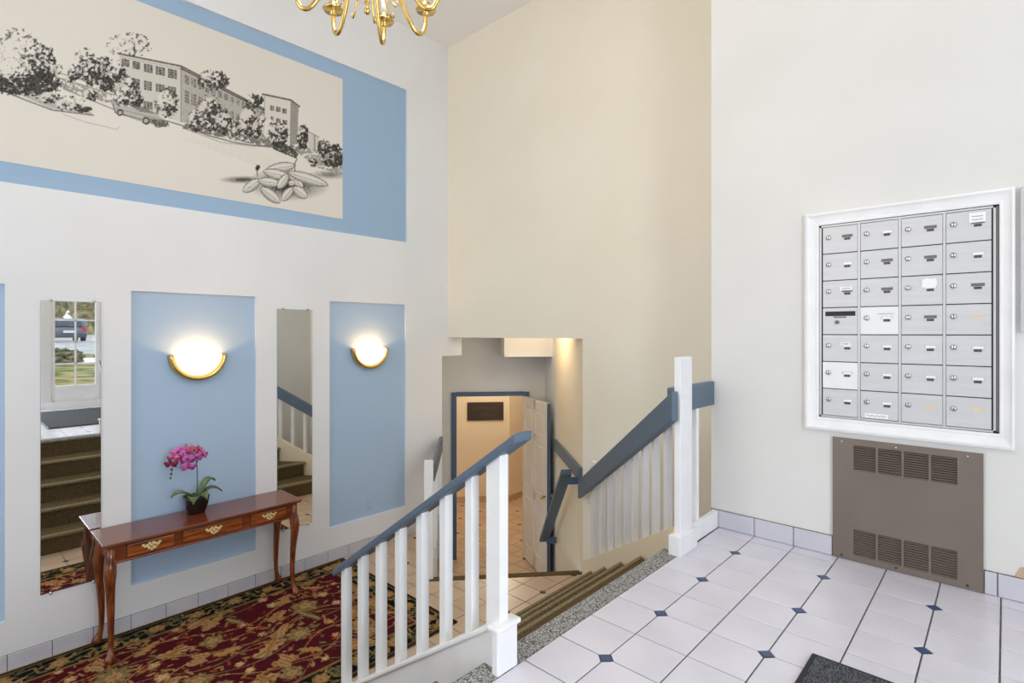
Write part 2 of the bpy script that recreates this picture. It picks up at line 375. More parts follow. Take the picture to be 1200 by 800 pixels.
# tiled skirting on the left wall and the mailbox wall
bl = bpy.data.objects.new('baseboard_left',None); COL.objects.link(bl); WL[bl] = Vector((0,0,0)); struct(bl)
box('grout_bed','grout',bl,0.0,0.004,YS,3.74,0.0,0.1)
y = 0.933-0.2110*14
while y < 3.74:
    a,b_ = max(y+0.002,YS),min(y+0.209,3.74)
    if b_-a > 0.02: box('tile','tile_base',bl,0.002,0.010,a,b_,0.002,0.098,bevel=0.002,seg=1)
    y += 0.2110
br = bpy.data.objects.new('baseboard_right',None); COL.objects.link(br); br.location=(0,0,0); WL[br] = Vector((0,0,0)); struct(br)
for x0,x1 in ((3.193,3.839),(4.434,XE)): box('grout_bed','grout',br,x0,x1,YB-0.004,YB,H,H+0.105)
for x0,x1 in [(3.193,3.239),(3.239,3.446),(3.446,3.652),(3.652,3.839),(4.434,4.479)]+[(4.479+.2085*k,4.479+.2085*(k+1)) for k in range(8)]:
    box('tile','tile_base',br,x0+.002,x1-.002,YB-0.010,YB-0.002,H+.002,H+.102,bevel=0.002,seg=1)
# chipped plaster patch over the skirting, right edge
MB().prism([(4.535,YB-0.001,H+.106),(4.552,YB-0.001,H+.150),(4.60,YB-0.001,H+.165),(4.66,YB-0.001,H+.13),(4.64,YB-0.001,H+.104)],(0,-0.004,0)).build('chipped_plaster','plaster',wr)

# ------------------------------------------------------------------ hall behind the opening
hall = []
def vwall(name, m, p, q, z0, z1, th=0.06, side=1, parent=None):
    p,q = Vector((p[0],p[1],0)),Vector((q[0],q[1],0)); d = (q-p).normalized(); n = Vector((-d.y,d.x,0))*side*th
    return MB().prism([(p.x,p.y,z0),(q.x,q.y,z0),(q.x,q.y,z1),(p.x,p.y,z1)],n).build(name,m,parent)
C0 = Vector((1.80,YM,0)); C1 = C0+DD*1.26                              # side wall of the steps
Hg = Vector((0.057,5.03,0)); JL = Hg-NN*0.845                          # door opening on the angled wall
DW = Hg+NN*0.27; DWL = Hg-NN*1.35
struct(vwall('wall_hall_side','wall_beige',C0,C1,HF,2.3,0.1,-1))
struct(vwall('wall_hall_recess','wall_gray',C1,DW,HF,2.3,0.1,-1))
hz = 1.285
wd = struct(vwall('wall_hall_door','wall_gray',DWL,JL,HF,2.5,0.1,1))
vwall('wall_piece','wall_gray',Hg,DW,HF,2.5,0.1,1,wd)
vwall('wall_piece','wall_gray',JL,Hg,hz,2.5,0.1,1,wd)
struct(vwall('wall_hall_left','wall_gray',(-0.17,3.82),DWL,HF,2.5,0.1,1))
struct(MB().prism([(-1.6,YM+.21,2.3),(1.9,YM+.21,2.3),(1.0,6.0,2.3),(-1.6,6.0,2.3)],(0,0,0.05)).build('ceiling_hall','ceiling'))
MB().obox(Hg+NN*0.0-DD*0.30+Vector((0,0,2.05)),NN,DD,(0,0,1),0.30,0.3,0.25).build('duct_box','wall_gray',wd)
# frame, head and jambs in blue
fr = bpy.data.objects.new('trim_2',None); COL.objects.link(fr); WL[fr] = Vector((0,0,0)); struct(fr)
fwd = -DD
MB().obox(JL-NN*0.03+fwd*0.012+Vector((0,0,(HF+hz+.05)/2)),NN,DD,(0,0,1),0.032,0.022,(hz+.05-HF)/2).build('jamb','frame_blue',fr)
MB().obox(Hg+NN*0.03+fwd*0.012+Vector((0,0,(HF+hz+.05)/2)),NN,DD,(0,0,1),0.032,0.022,(hz+.05-HF)/2).build('jamb','frame_blue',fr)
MB().obox((JL+Hg)/2+fwd*0.012+Vector((0,0,hz+.027)),NN,DD,(0,0,1),0.423,0.022,0.027).build('head','frame_blue',fr)
# six-panel door leaf, standing open towards the steps
DV = Vector((0.693,-0.366,0)).normalized(); DN = Vector((-DV.y,DV.x,0))*-1
hd = bpy.data.objects.new('door_1',None); COL.objects.link(hd); hd.location = Hg+Vector((0,0,HF)); WL[hd] = Vector(hd.location); struct(hd,'white panelled door standing open beside the hall steps')
LW, LH = 0.785, hz-HF-0.01
lz = lambda a,z,n=0.0: Hg+DV*a+DN*n+Vector((0,0,HF+.006+z))
MB().obox(lz(LW/2,LH/2,-0.002),DV,DN,(0,0,1),LW/2-.001,0.017,LH/2-.001).build('leaf','door_white',hd)
st = 0.10
for a0,a1,z0,z1 in ((0,st,0,LH),(LW-st,LW,0,LH),(LW/2-.045,LW/2+.045,0,LH),(st,LW-st,0,0.2),(st,LW-st,0.82,0.94),(st,LW-st,1.52,1.62),(st,LW-st,LH-.11,LH)):
    MB().obox(lz((a0+a1)/2,(z0+z1)/2,0.0),DV,DN,(0,0,1),(a1-a0)/2,0.022,(z1-z0)/2).build('rail' if a1-a0>0.2 else 'stile','door_white',hd,bevel=0.004,seg=1)
for a0,a1 in ((st,LW/2-.045),(LW/2+.045,LW-st)):
    for z0,z1 in ((0.2,0.82),(0.94,1.52),(1.62,LH-.11)):
        MB().obox(lz((a0+a1)/2,(z0+z1)/2,0.0),DV,DN,(0,0,1),(a1-a0)/2-.03,0.0205,(z1-z0)/2-.03).build('panel','door_white',hd,bevel=0.008,seg=1)
MB().obox(lz(LW+0.002,LH/2),DV,DN,(0,0,1),0.003,0.021,LH/2).build('edge_strip','frame_blue',hd)
for sg in (1,-1):
    kb = MB(); n_ = DN*sg; c_ = lz(LW-0.06,0.95)
    kb.tube([c_+n_*0.02,c_+n_*0.045,c_+n_*0.05,c_+n_*0.06,c_+n_*0.07,c_+n_*0.078],[0.012,0.010,0.02,0.027,0.024,0.010],14)
    kb.build('knob','brass',hd,True)
# room beyond the door
S0 = Vector((-1.56,6.494,0)); SL = S0-NN*1.5
struct(vwall('wall_sign','wall_tan',SL,S0,HF,2.0,0.08,1))
struct(vwall('wall_far','wall_tan',S0,S0+Vector((-0.10,1.6,0)),HF,2.0,0.08,1))
struct(vwall('wall_far_end','wall_tan',S0+Vector((-0.2,1.55,0)),S0+Vector((3.0,1.55,0)),HF,2.0,0.08,1))
struct(vwall('wall_far_side','wall_tan',S0+Vector((2.6,1.6,0)),Hg+NN*0.5+DD*0.1,HF,2.0,0.08,1))
struct(vwall('wall_far_left','wall_tan',DWL+DD*.1,SL,HF,2.0,0.08,1))
struct(MB().prism([(-3.6,4.0,1.95),(2.0,4.0,1.95),(2.0,8.3,1.95),(-3.6,8.3,1.95)],(0,0,0.05)).build('ceiling_far','ceiling')) if False else None
struct(MB().prism([(SL.x-.3,SL.y,1.95),(DWL.x+DD.x*.1,DWL.y+DD.y*.1,1.95),(Hg.x+NN.x*.5+DD.x*.1,Hg.y+NN.y*.5+DD.y*.1,1.95),(S0.x+2.7,S0.y+1.65,1.95),(S0.x-.3,S0.y+1.65,1.95)],(0,0,0.05)).build('ceiling_far','ceiling'))
bf = bpy.data.objects.new('baseboard_far',None); COL.objects.link(bf); WL[bf]=Vector((0,0,0)); struct(bf)
for k in range(7):
    c_ = S0-NN*(0.105+0.21*k)-DD*0.006+Vector((0,0,HF+.05)); MB().obox(c_,NN,DD,(0,0,1),0.103,0.006,0.05).build('tile','tile_beige',bf)
for k in range(7):
    MB().obox(S0+Vector((-0.0131*(k+.5)+.006,0.21*(k+.5),HF+.05)),(-.0624,.998,0),(.998,.0624,0),(0,0,1),0.103,0.006,0.05).build('tile','tile_beige',bf)
# dark plaque
sg0 = S0-NN*0.40-DD*0.012+Vector((0,0,0.775))
sg_t = thing('wall_sign','dark brown plaque on the tan wall seen through the hall doorway','sign',sg0)
MB().obox(sg0,NN,DD,(0,0,1),0.30,0.010,0.15).build('plate','sign_dark',sg_t,bevel=0.004)
rr = random.Random(3)
for row,(n,zz,w) in enumerate(((9,0.05,0.042),(3,-0.055,0.045))):
    for k in range(n):
        lt = MB(); c_ = sg0+NN*((k-(n-1)/2)*w)-DD*0.0112+Vector((0,0,zz)); hw = 0.012
        lt.obox(c_-NN*hw,NN,DD,(0,0,1),0.0028,0.0008,0.022)
        if k%2==0: lt.obox(c_+Vector((0,0,rr.choice((-.02,.0,.02)))),NN,DD,(0,0,1),hw,0.0008,0.0028)
        else: lt.obox(c_-NN*hw*.2+Vector((0,0,.018)),NN,DD,(0,0,1),hw,0.0008,0.0028)
        lt.build('letter','sign_mark',sg_t)
# ceiling globe lamp in that room (warm)
lamp_c = S0-DD*0.75-NN*0.15+Vector((0,0,1.93))
lp = thing('ceiling_lamp','round frosted ceiling lamp in the room beyond the hall door','lamp',lamp_c)
MB().lathe([(0.06,0.02),(0.09,0.018),(0.09,0.0),(0.06,-0.005)],lamp_c,18).build('base','brass',lp,True)
MB().lathe([(0.085,-0.002),(0.115,-0.03),(0.11,-0.07),(0.07,-0.10),(0.01,-0.11)],lamp_c,18).build('shade','sconce_glass',lp,True)
def point(name, loc, power, col, r=0.05, parent=None):
    l = bpy.data.lights.new(name,'POINT'); l.energy = power; l.color = col; l.shadow_soft_size = r
    o = bpy.data.objects.new(name,l); COL.objects.link(o); o.location = loc
    if parent is not None: o.parent = parent; o.location = Vector(loc)-WL[parent]
    return o
point('hall_lamp_light', lamp_c-Vector((0,0,0.2)), 27, (1.0,0.89,0.70), 0.08, lp)

lc2 = Vector((1.0,4.12,2.29))  # lamp added for warm fill on the side wall, hidden by the header
lp2 = thing('ceiling_lamp','added round frosted ceiling lamp for fill over the hall steps, unseen behind the header','lamp',lc2)
MB().lathe([(0.06,0.01),(0.09,0.008),(0.09,-0.01),(0.06,-0.015)],lc2,18).build('base','brass',lp2,True)
MB().lathe([(0.085,-0.012),(0.11,-0.03),(0.10,-0.06),(0.06,-0.08),(0.01,-0.085)],lc2,18).build('shade','sconce_glass',lp2,True)
point('hall_steps_fill', lc2-Vector((0,0,0.16)), 9, (1.0,0.86,0.66), 0.14, lp2)

# ------------------------------------------------------------------ stairs
def stairs(name, label, y0, yfar):
    t = thing(name,label,'stairs',(NX-2*RUN,y0,0))
    for k in range(5):                                     # k=0: landing nosing strip
        x1 = NX-RUN*k; z = H-RISE*k; xb = x1+(0.10 if k==0 else RUN+0.02)
        def P4(x,zz): return (x,y0,zz),(x,yfar(x),zz)
        top = z+(0.002 if k==0 else 0)
        prof = [(xb,top-0.03),(xb,top),(x1+0.012,top),(x1+0.003,top-0.006),(x1,top-0.015),(x1+0.002,top-0.028),(x1+0.012,top-0.034),(x1+0.02,top-0.034),(x1+0.02,max(0.0,z-RISE)-(0 if k==4 else 0.0)),(xb if k==0 else x1+0.03,max(0.0,z-RISE)),(xb if k==0 else x1+0.03,top-0.03)]
        if k==0:
            prof = prof[:8]+[(x1+0.02,top-0.034),(x1+0.026,top-0.03)]; rq = [(x1+0.018,z-RISE),(x1+0.018,top-0.034),(x1+0.028,top-0.034),(x1+0.028,z-RISE)]
            rb_ = MB(); rb_.add([(x,y0,zz) for x,zz in rq]+[(x,yfar(x),zz) for x,zz in rq],[(0,1,2,3),(7,6,5,4)]+[(i,(i+1)%4,4+(i+1)%4,4+i) for i in range(4)]); rb_.build('riser','carpet_olive',t)
        n = len(prof); vs = [(x,y0,zz) for x,zz in prof]+[(x,yfar(x),zz) for x,zz in prof]
        b = MB(); b.add(vs,[tuple(range(n)),tuple(range(2*n-1,n-1,-1))]+[(i,(i+1)%n,n+(i+1)%n,n+i) for i in range(n)])
        so_ = b.build('nosing' if k==0 else 'step','carpet_gray' if k==0 else 'carpet_olive',t)
        if k:
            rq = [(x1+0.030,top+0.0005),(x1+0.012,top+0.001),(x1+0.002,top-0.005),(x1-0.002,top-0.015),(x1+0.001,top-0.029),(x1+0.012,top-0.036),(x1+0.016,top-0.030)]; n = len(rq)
            nb = MB(); nb.add([(x,y0,zz) for x,zz in rq]+[(x,yfar(x),zz) for x,zz in rq],[tuple(range(n)),tuple(range(2*n-1,n-1,-1))]+[(i,(i+1)%n,n+(i+1)%n,n+i) for i in range(n)]); nb.build('nosing_highlight','carpet_highlight',so_)  # pale strip paints the highlight along each step nosing
    return t
flare = lambda x: 2.692+0.807*(NX-x)
stairs('staircase','dark carpeted steps flaring out towards the hall doorway beyond the middle railing',1.372,lambda x: flare(x)-0.0 if x<NX else 2.692-(x-NX)*0.73)
stairs('staircase','dark carpeted steps on the near side of the middle railing facing the rug',-0.9,lambda x: 1.320)

# hall steps going down
hs = thing('staircase','short carpeted steps dropping from the lobby corner to the white hall door','stairs',(TL+TR)/2)
for k in range(4):
    z = -k*(-HF/4); o_ = TL+DD*(0.255*k-0.06 if k==0 else 0.255*k-0.02)
    e_ = TL+DD*(0.255*k+0.27) if k<3 else TL+DD*(0.255*k+0.01)
    w_ = (TR-TL).length
    if k==0:
        p = [TL-DD*0.06,TL-DD*0.06+NN*w_,TL+DD*0.01+NN*w_,TL+DD*0.01]
        MB().prism([(q.x,q.y,-0.05) for q in p],(0,0,0.056)).build('nosing','carpet_olive',hs,bevel=0.006)
    else:
        p = [TL+DD*(0.255*(k-1)+.0),TL+DD*(0.255*(k-1)+.0)+NN*w_,TL+DD*(0.255*k+.01)+NN*w_,TL+DD*(0.255*k+.01)]
        MB().prism([(q.x,q.y,HF) for q in p],(0,0,z-HF)).build('step','carpet_olive',hs,bevel=0.006)

# ------------------------------------------------------------------ near railing (splits the wide stairs)
SL_ = RISE/RUN
def nose(x): return H-(NX-x)*SL_
rn = thing('stair_railing','white baluster railing with a flat blue handrail down the middle of the stairs','railing',(2.7,1.345,0))
x0,x1 = 2.02,3.20
MB().prism([(x1,1.320,nose(x1)+0.105),(x0,1.320,nose(x0)+0.105),(x0,1.320,max(0,nose(x0)-0.16)),(x1,1.320,nose(x1)-0.20)],(0,0.050,0)).build('stringer','paint_white',rn,bevel=0.003,seg=1)
MB().prism([(x1,1.300,nose(x1)+0.105),(x0,1.300,nose(x0)+0.105),(x0,1.300,nose(x0)+0.125),(x1,1.300,nose(x1)+0.125)],(0,0.092,0)).build('stringer_cap','paint_white',rn,bevel=0.005)
rail_z = lambda x: 1.742-(3.305-x)*SL_
for k in range(7):
    xb = 2.155+0.1475*k; zb = nose(xb)+0.115
    MB().prism([(xb,1.327,zb-.01),(xb+.038,1.327,zb+.01),(xb+.038,1.327,rail_z(xb+.038)-.03),(xb,1.327,rail_z(xb)-.03)],(0,0.038,0)).build('baluster','paint_white',rn,bevel=0.002,seg=1)
nw = MB().prism([(3.156,1.322,H),(3.226,1.322,H),(3.226,1.322,rail_z(3.226)-.03),(3.156,1.322,rail_z(3.156)-.03)],(0,0.042,0)).build('newel','paint_white',rn,bevel=0.002,seg=1)
MB().box(3.214,3.244,1.292,1.392,H,H+0.150).build('newel_base','paint_white',nw,bevel=0.003,seg=1)
MB().box(3.200,3.254,1.282,1.402,H+0.150,H+0.168).build('newel_base_cap','paint_white',nw,bevel=0.006)
xa,xb = 2.115,3.315
MB().prism([(xa,1.302,rail_z(xa)-.034),(xb,1.302,rail_z(xb)-.034),(xb,1.302,rail_z(xb)),(xa,1.302,rail_z(xa))],(0,0.088,0)).build('handrail','rail_blue',rn,bevel=0.007,seg=3)

# ------------------------------------------------------------------ far railing along the flared side
FD = Vector((-0.778,0.628,0)).normalized(); FN = Vector((-FD.y,FD.x,0))      # FN points away from the stairs?
if FN.y < 0: FN = -FN
rf = thing('stair_railing','white baluster railing with a wide blue board handrail along the flared stair side','railing',(2.5,3.2,0))
F0 = Vector((3.235,2.640,0)); FL = 1.83; slope = SL_*0.778
fz = lambda m: H+0.105-slope*(m-0.10)                                        # top of the stringer
pt = lambda m,n=0.0,z=0.0: F0+FD*m+FN*n+Vector((0,0,z))
ms,me_ = 0.02,1.80
MB().prism([pt(ms,0.0,fz(ms)-0.45),pt(ms,0,fz(ms)),pt(me_,0,max(fz(me_),0.06)),pt(me_,0,0.0),pt(1.0,0,0.0)],FN*0.05).build('stringer','wall_beige',rf,bevel=0.003,seg=1)
rt = lambda m: 1.760-slope*m                                                  # top of the board handrail (vertical height 0.155)
for u_,xb,yb in ((693,2.064,3.577),(702,2.221,3.45),(711,2.363,3.335),(720,2.494,3.23),(730,2.627,3.123),(739,2.736,3.034),(751,2.87,2.926),(763,2.991,2.829),(777,3.118,2.726)):
    m = (Vector((xb,yb,0))-F0).dot(FD)
    c_ = pt(m,0.022); zb,zt = fz(m)-.02, rt(m)-.06
    MB().obox(c_+Vector((0,0,(zb+zt)/2)),FD,FN,(0,0,1),0.019,0.019,(zt-zb)/2).build('baluster','paint_white',rf,bevel=0.002,seg=1)
MB().prism([pt(-0.03,-0.037,rt(-.03)),pt(1.80,-0.037,rt(1.80)),pt(1.80,-0.037,rt(1.80)-.155),pt(-0.03,-0.037,rt(-.03)-.155)],FN*0.037).build('handrail','rail_blue',rf,bevel=0.007,seg=3)
nf = MB().box(3.216,3.252,2.657,2.800,H,1.949).build('newel','paint_white',rf,bevel=0.003,seg=1)
MB().box(3.200,3.268,2.622,2.832,H,H+0.105).build('newel_base','paint_white',nf,bevel=0.004)
mb_ = (Vector((2.14,3.60,0))-F0).dot(FD)
MB().obox(pt(1.52,0.024)+Vector((0,0,0.53)),FD,FN,(0,0,1),0.04,0.02,0.51).build('newel','paint_white',rf,bevel=0.003,seg=1)

# guard between the upper newel and the mailbox wall
rg = thing('landing_guard','short blue topped guard between the tall white post and the mailbox wall','railing',(3.19,2.95,H))
MB().box(3.178,3.214,2.651,YB-0.002,1.643,1.785).build('handrail','rail_blue',rg,bevel=0.006,seg=3)
MB().box(3.176,3.212,2.945,2.981,H+.05,1.66).build('baluster','paint_white',rg,bevel=0.002,seg=1)
MB().box(3.205,3.238,2.834,YB-0.002,H,H+0.10).build('skirting_board','paint_white',rg,bevel=0.003,seg=1)
MB().box(3.170,3.205,2.834,YB-0.002,H-.25,H+0.06).build('fascia_board','paint_white',rg)

# rails of the hall steps
wa = thing('wall_handrail','level blue board rail on the cream wall beside the hall steps','handrail',C0+Vector((0,0,.8)))
MB().prism([C0+DD*0.0-NN*.002+Vector((0,0,0.78)),C0+DD*1.26-NN*.002+Vector((0,0,0.78)),C0+DD*1.26-NN*.002+Vector((0,0,0.90)),C0-NN*.002+Vector((0,0,0.90))],-NN*0.03).build('rail_board','rail_blue',wa,bevel=0.005)
wb = thing('wall_handrail','sloping blue handrail dropping beside the hall steps to the white door','handrail',C0+DD*.3+Vector((0,0,.6)))
q0,q1 = C0+DD*0.12-NN*.07+Vector((0,0,0.86)), C0+DD*1.20-NN*.10+Vector((0,0,0.86-1.02))
MB().prism([q0,q1,q1-Vector((0,0,0.05)),q0-Vector((0,0,0.05))],-NN*0.10).build('rail_board','rail_blue',wb,bevel=0.006)
for f_ in (0.04,0.93):
    q = q0.lerp(q1,f_); MB().obox(q+NN*.02-Vector((0,0,.075)),DD,NN,(0,0,1),0.014,0.055,0.03).build('bracket','frame_blue',wb)
wc = thing('stair_railing','short railing with a white post at the lobby end of the hall steps','railing',TL+Vector((-.04,0,0)))
L0 = TL+Vector((0.0,-0.02,0))
LD = (Vector((0.0,3.70,0))-L0).normalized(); LN = Vector((-LD.y,LD.x,0))
MB().obox(L0+Vector((0,0,0.50)),LD,LN,(0,0,1),0.019,0.038,0.50).build('post','paint_white',wc,bevel=0.003,seg=1)
MB().obox(L0+LD*0.64+LN*-.03+Vector((0,0,0.885)),LD,LN,(0,0,1),0.60,0.017,0.075).build('rail_board','rail_blue',wc,bevel=0.005)
for k in range(1,5):
    MB().obox(L0+LD*0.22*k+LN*0.004+Vector((0,0,0.42)),LD,LN,(0,0,1),0.017,0.017,0.42).build('baluster','paint_white',wc)

# ------------------------------------------------------------------ mirrors
for y0,y1,z0,z1,lab in ((0.453,0.763,0.41,2.282,'tall narrow mirror reflecting the entrance window and a parked car'),(1.954,2.263,0.402,2.277,'tall narrow mirror between the two lit sconces reflecting the stair railing')):
    t = thing('wall_mirror',lab,'mirror',(0.004,(y0+y1)/2,z0))
    MB().box(0.001,0.0055,y0,y1,z0,z1).build('backing','mirror_edge',t)
    MB().box(0.0055,0.0068,y0+.0015,y1-.0015,z0+.0015,z1-.0015).build('glass','mirror',t)
    for yy in (y0+.05,y1-.04):
        for zz,sg in ((z1,1),(z0,-1)):
            MB().lathe([(0.009,0.0),(0.009,0.012),(0.005,0.016)],(0.001,yy,zz+sg*0.004),12,'x').build('clip','chrome',t,True)

# ------------------------------------------------------------------ sconces
def sconce(yc, zt, label):
    R = 0.198; t = thing('wall_sconce',label,'lamp',(-REC+0.002,yc,zt),'half round wall sconces')
    xw = -REC+0.002
    b = MB(); n = 28; vs = []; fs = []                       # brass half ring: profile swept along the lower half circle
    prof = [(0.0,0.0),(0.055,0.0),(0.062,0.008),(0.058,0.018),(0.046,0.026),(0.034,0.028),(0.0,0.028)]
    prof = [(0.0,R-0.040),(0.034,R-0.038),(0.050,R-0.028),(0.056,R-0.014),(0.046,R-0.001),(0.02,R),(0.0,R)]
    for i in range(n+1):
        a = PI+PI*i/n
        for px,pr in prof: vs.append((xw+px, yc+pr*math.cos(a), zt+pr*math.sin(a)))
    m = len(prof)
    for i in range(n):
        for k in range(m): fs.append((i*m+k,i*m+(k+1)%m,(i+1)*m+(k+1)%m,(i+1)*m+k))
    fs += [tuple(range(m)),tuple(range(n*m+m-1,n*m-1,-1))]
    b.add(vs,fs).build('brass_rim','brass',t,True)
    b = MB(); vs = []; fs = []; R2 = R-0.039; nu,nv = 20,10  # frosted bowl: quarter ellipsoid open at the top
    for i in range(nu+1):
        a = PI+PI*i/nu
        for k in range(nv+1):
            e = PI/2*k/nv; r = R2*math.cos(e); vs.append((xw+0.034+0.105*math.sin(e), yc+r*math.cos(a), zt+r*math.sin(a)))
    for i in range(nu):
        for k in range(nv): fs.append((i*(nv+1)+k,(i+1)*(nv+1)+k,(i+1)*(nv+1)+k+1,i*(nv+1)+k+1))
    b.add(vs,fs)
    o = b.build('glass_bowl','sconce_glass',t,True)
    so = o.modifiers.new('s','SOLIDIFY'); so.thickness = 0.003
    point('sconce_light',(xw+0.100,yc,zt-0.06),2.9,(1.0,0.52,0.16),0.02,t)
sconce(1.357,1.912,'glowing half round sconce with brass rim above the orchid')
sconce(2.850,1.926,'glowing half round sconce with brass rim on the empty blue niche near the hall opening')

# wall outlet painted blue
ot = thing('wall_outlet','blue painted double socket low on the blue niche without furniture','outlet',(-REC+.002,2.854,0.36))
MB().box(-REC+.0015,-REC+.008,2.826,2.884,0.360,0.483).build('cover_plate','niche_blue',ot,bevel=0.003)
for zz in (0.392,0.438): 
    MB().lathe([(0.016,0),(0.016,0.002),(0.014,0.003)],(-REC+.008,2.855,zz+.006),14,'x').build('socket','niche_blue',ot)
    for dy in (-.006,.006): box('slot','dark',ot,-REC+.0108,-REC+.0113,2.855+dy-.0012,2.855+dy+.0012,zz+.003,zz+.012)

# ------------------------------------------------------------------ console table
T = thing('console_table','long cherry wood console table with three drawers under the orchid','table',(0.2,1.34,0))
tx0,tx1,ty0,ty1,tz = 0.020,0.410,0.700,1.980,0.757
MB().box(tx0,tx1,ty0,ty1,tz-0.014,tz).build('top','wood',T,bevel=0.005,seg=3)
MB().box(tx0+.004,tx1-.010,ty0+.010,ty1-.010,tz-0.026,tz-0.0135).build('top_moulding','wood',T,bevel=0.005,seg=3)
ax0,ax1,ay0,ay1 = 0.035,0.372,0.745,1.935; z0,z1 = 0.622,tz-0.026
MB().box(ax1-.018,ax1,ay0,ay1,z0,z1).build('front_apron','wood',T)
MB().box(ax0,ax0+.018,ay0,ay1,z0,z1).build('back_apron','wood',T)
for ya in (ay0,ay1-.018): MB().box(ax0,ax1,ya,ya+.018,z0,z1).build('side_apron','wood',T)
MB().box(ax1-.006,ax1+.006,ay0+.02,ay1-.02,z0-.006,z0+.006).build('bead_moulding','wood',T,bevel=0.003)
for ya,yb in ((0.835,1.100),(1.150,1.535),(1.598,1.865)):
    d_ = MB().box(ax1-.004,ax1+.009,ya,yb,z0+.016,z1-.012).build('drawer','wood_drawer',T,bevel=0.005,seg=2)
    MB().box(ax1-.003,ax1+.0012,ya-.006,yb+.006,z0+.010,z1-.006).build('drawer_gap','soil',T)
    yc,zc = (ya+yb)/2,(z0+z1)/2+.002
    pl = [(-.048,.010),(-.040,.022),(-.026,.014),(-.014,.020),(0,.026),(.014,.020),(.026,.014),(.040,.022),(.048,.010),(.040,-.004),(.024,-.004),(.012,-.020),(0,-.026),(-.012,-.020),(-.024,-.004),(-.040,-.004)]
    fp = MB()
    for a,b in ((-.043,.013),(.043,.013),(-.034,.003),(.034,.003),(-.022,.008),(.022,.008),(-.010,.016),(.010,.016),(0,.004),(-.012,-.008),(.012,-.008),(0,-.020)): fp.lathe([(.0088,0),(.0088,.0022),(.006,.003)],(ax1+.009,yc+a*1.08,zc+b*1.08),9,'x')
    fp.build('backplate','brass_pale',d_)
    MB().tube([(ax1+.012,yc-.028,zc+.008),(ax1+.026,yc-.028,zc+.004),(ax1+.024,yc-.022,zc-.012),(ax1+.022,yc,zc-.018),(ax1+.024,yc+.022,zc-.012),(ax1+.026,yc+.028,zc+.004),(ax1+.012,yc+.028,zc+.008)],0.0028,8).build('bail_pull','brass_pale',d_,True)
for cx,sx in ((0.052,-1),(0.356,1)):
    for cy,sy in ((0.752,-1),(1.928,1)):
        dx = 0.012*sx if sx>0 else 0.0; dy = 0.3
        bow = [(0.735,0,.028),(0.65,0,.030),(0.60,.006,.034),(0.555,.012,.035),(0.50,.010,.030),(0.42,.003,.025),(0.32,-.003,.0215),(0.22,-.006,.0185),(0.13,-.005,.016),(0.08,.000,.016),(0.052,.008,.020),(0.034,.016,.027),(0.020,.018,.031),(0.0105,.018,.027)]
        k = 1.5 if sx>0 else 0.25
        MB().tube([(cx+o*k*sx,cy+o*1.1*sy*(0.5 if sx>0 else 0.9),z) for z,o,r in bow],[r for z,o,r in bow],14).build('leg','wood_leg',T,True)
        MB().box(cx-.024,cx+.022,cy-.024,cy+.024,0.60,z1).build('leg_block','wood',T,bevel=0.004)

# ------------------------------------------------------------------ orchid
px,py = 0.135,1.302
OR = thing('potted_orchid','pink and magenta orchid in a black tapered pot on the console table','plant',(px,py,tz))
b = MB(); vs=[]; n=24
def sq(r,a): c,s=math.cos(a),math.sin(a); return r/((abs(c)**4+abs(s)**4)**0.25)
rows = [(0.050,0.0),(0.054,0.006),(0.071,0.06),(0.081,0.118),(0.081,0.124),(0.076,0.124),(0.068,0.09)]
for r,h in rows:
    for k in range(n): a=2*PI*k/n; q=sq(r,a); vs.append((px+q*math.cos(a),py+q*math.sin(a),tz+h))
fs=[tuple(range(n-1,-1,-1))]
for i in range(len(rows)-1):
    for k in range(n): fs.append((i*n+k,i*n+(k+1)%n,(i+1)*n+(k+1)%n,(i+1)*n+k))
b.add(vs,fs).build('pot','pot_black',OR,True)
MB().lathe([(0.062,0.0),(0.05,0.008),(0.0,0.012)],(px,py,tz+.088),16).build('soil','soil',OR,True)
def leaf(base, dirv, L, w, rise, droop, m='leaf_green', name='leaf', parent=OR):
    d = Vector(dirv).normalized(); sd = d.cross(Vector((0,0,1))).normalized(); vs=[];fs=[];N=9
    for i in range(N):
        t = i/(N-1); c = Vector(base)+d*L*t+Vector((0,0,rise*math.sin(t*PI*0.7)-droop*t*t)); wi = w*math.sin(PI*(0.12+0.86*t))**0.8
        for s_,dz in ((-1,.012),(-.5,.003),(0,0),(.5,.003),(1,.012)): vs.append(c+sd*s_*wi+Vector((0,0,dz*(w/.03))))
    for i in range(N-1):
        for k in range(4): fs.append((i*5+k,i*5+k+1,i*5+k+6,i*5+k+5))
    o = MB().add(vs,fs).build(name,m,parent,True); s_ = o.modifiers.new('s','SOLIDIFY'); s_.thickness=0.002; return o
tb = tz+.10
leaf((px,py-.01,tb),(0.15,-1,0),0.160,0.042,0.075,0.02); leaf((px,py+.01,tb),(0.1,1,0),0.165,0.036,0.075,0.045)
leaf((px,py+.01,tb),(-.15,0.8,0),0.13,0.042,0.12,0.0); leaf((px+.01,py-.01,tb),(0.9,-.35,0),0.11,0.044,0.05,0.05); leaf((px+.01,py,tb),(0.6,0.3,0),0.10,0.04,0.06,0.05)
stem = [(px,py+.005,tz+.09),(px+.002,py+.008,tz+.20),(px,py+.008,tz+.32),(px+.002,py+.0,tz+.40),(px+.006,py-.03,tz+.45),(px+.01,py-.08,tz+.465),(px+.01,py-.13,tz+.43),(px+.008,py-.155,tz+.36),(px+.006,py-.162,tz+.29)]
MB().tube(stem,[.004,.0038,.0035,.0032,.003,.0026,.0022,.0018,.0012],8).build('stem','stem_green',OR,True)
MB().tube([(px,py+.005,tz+.36),(px+.004,py+.03,tz+.43),(px+.008,py+.06,tz+.455)],[.003,.0025,.0015],7).build('stem','stem_green',OR,True)
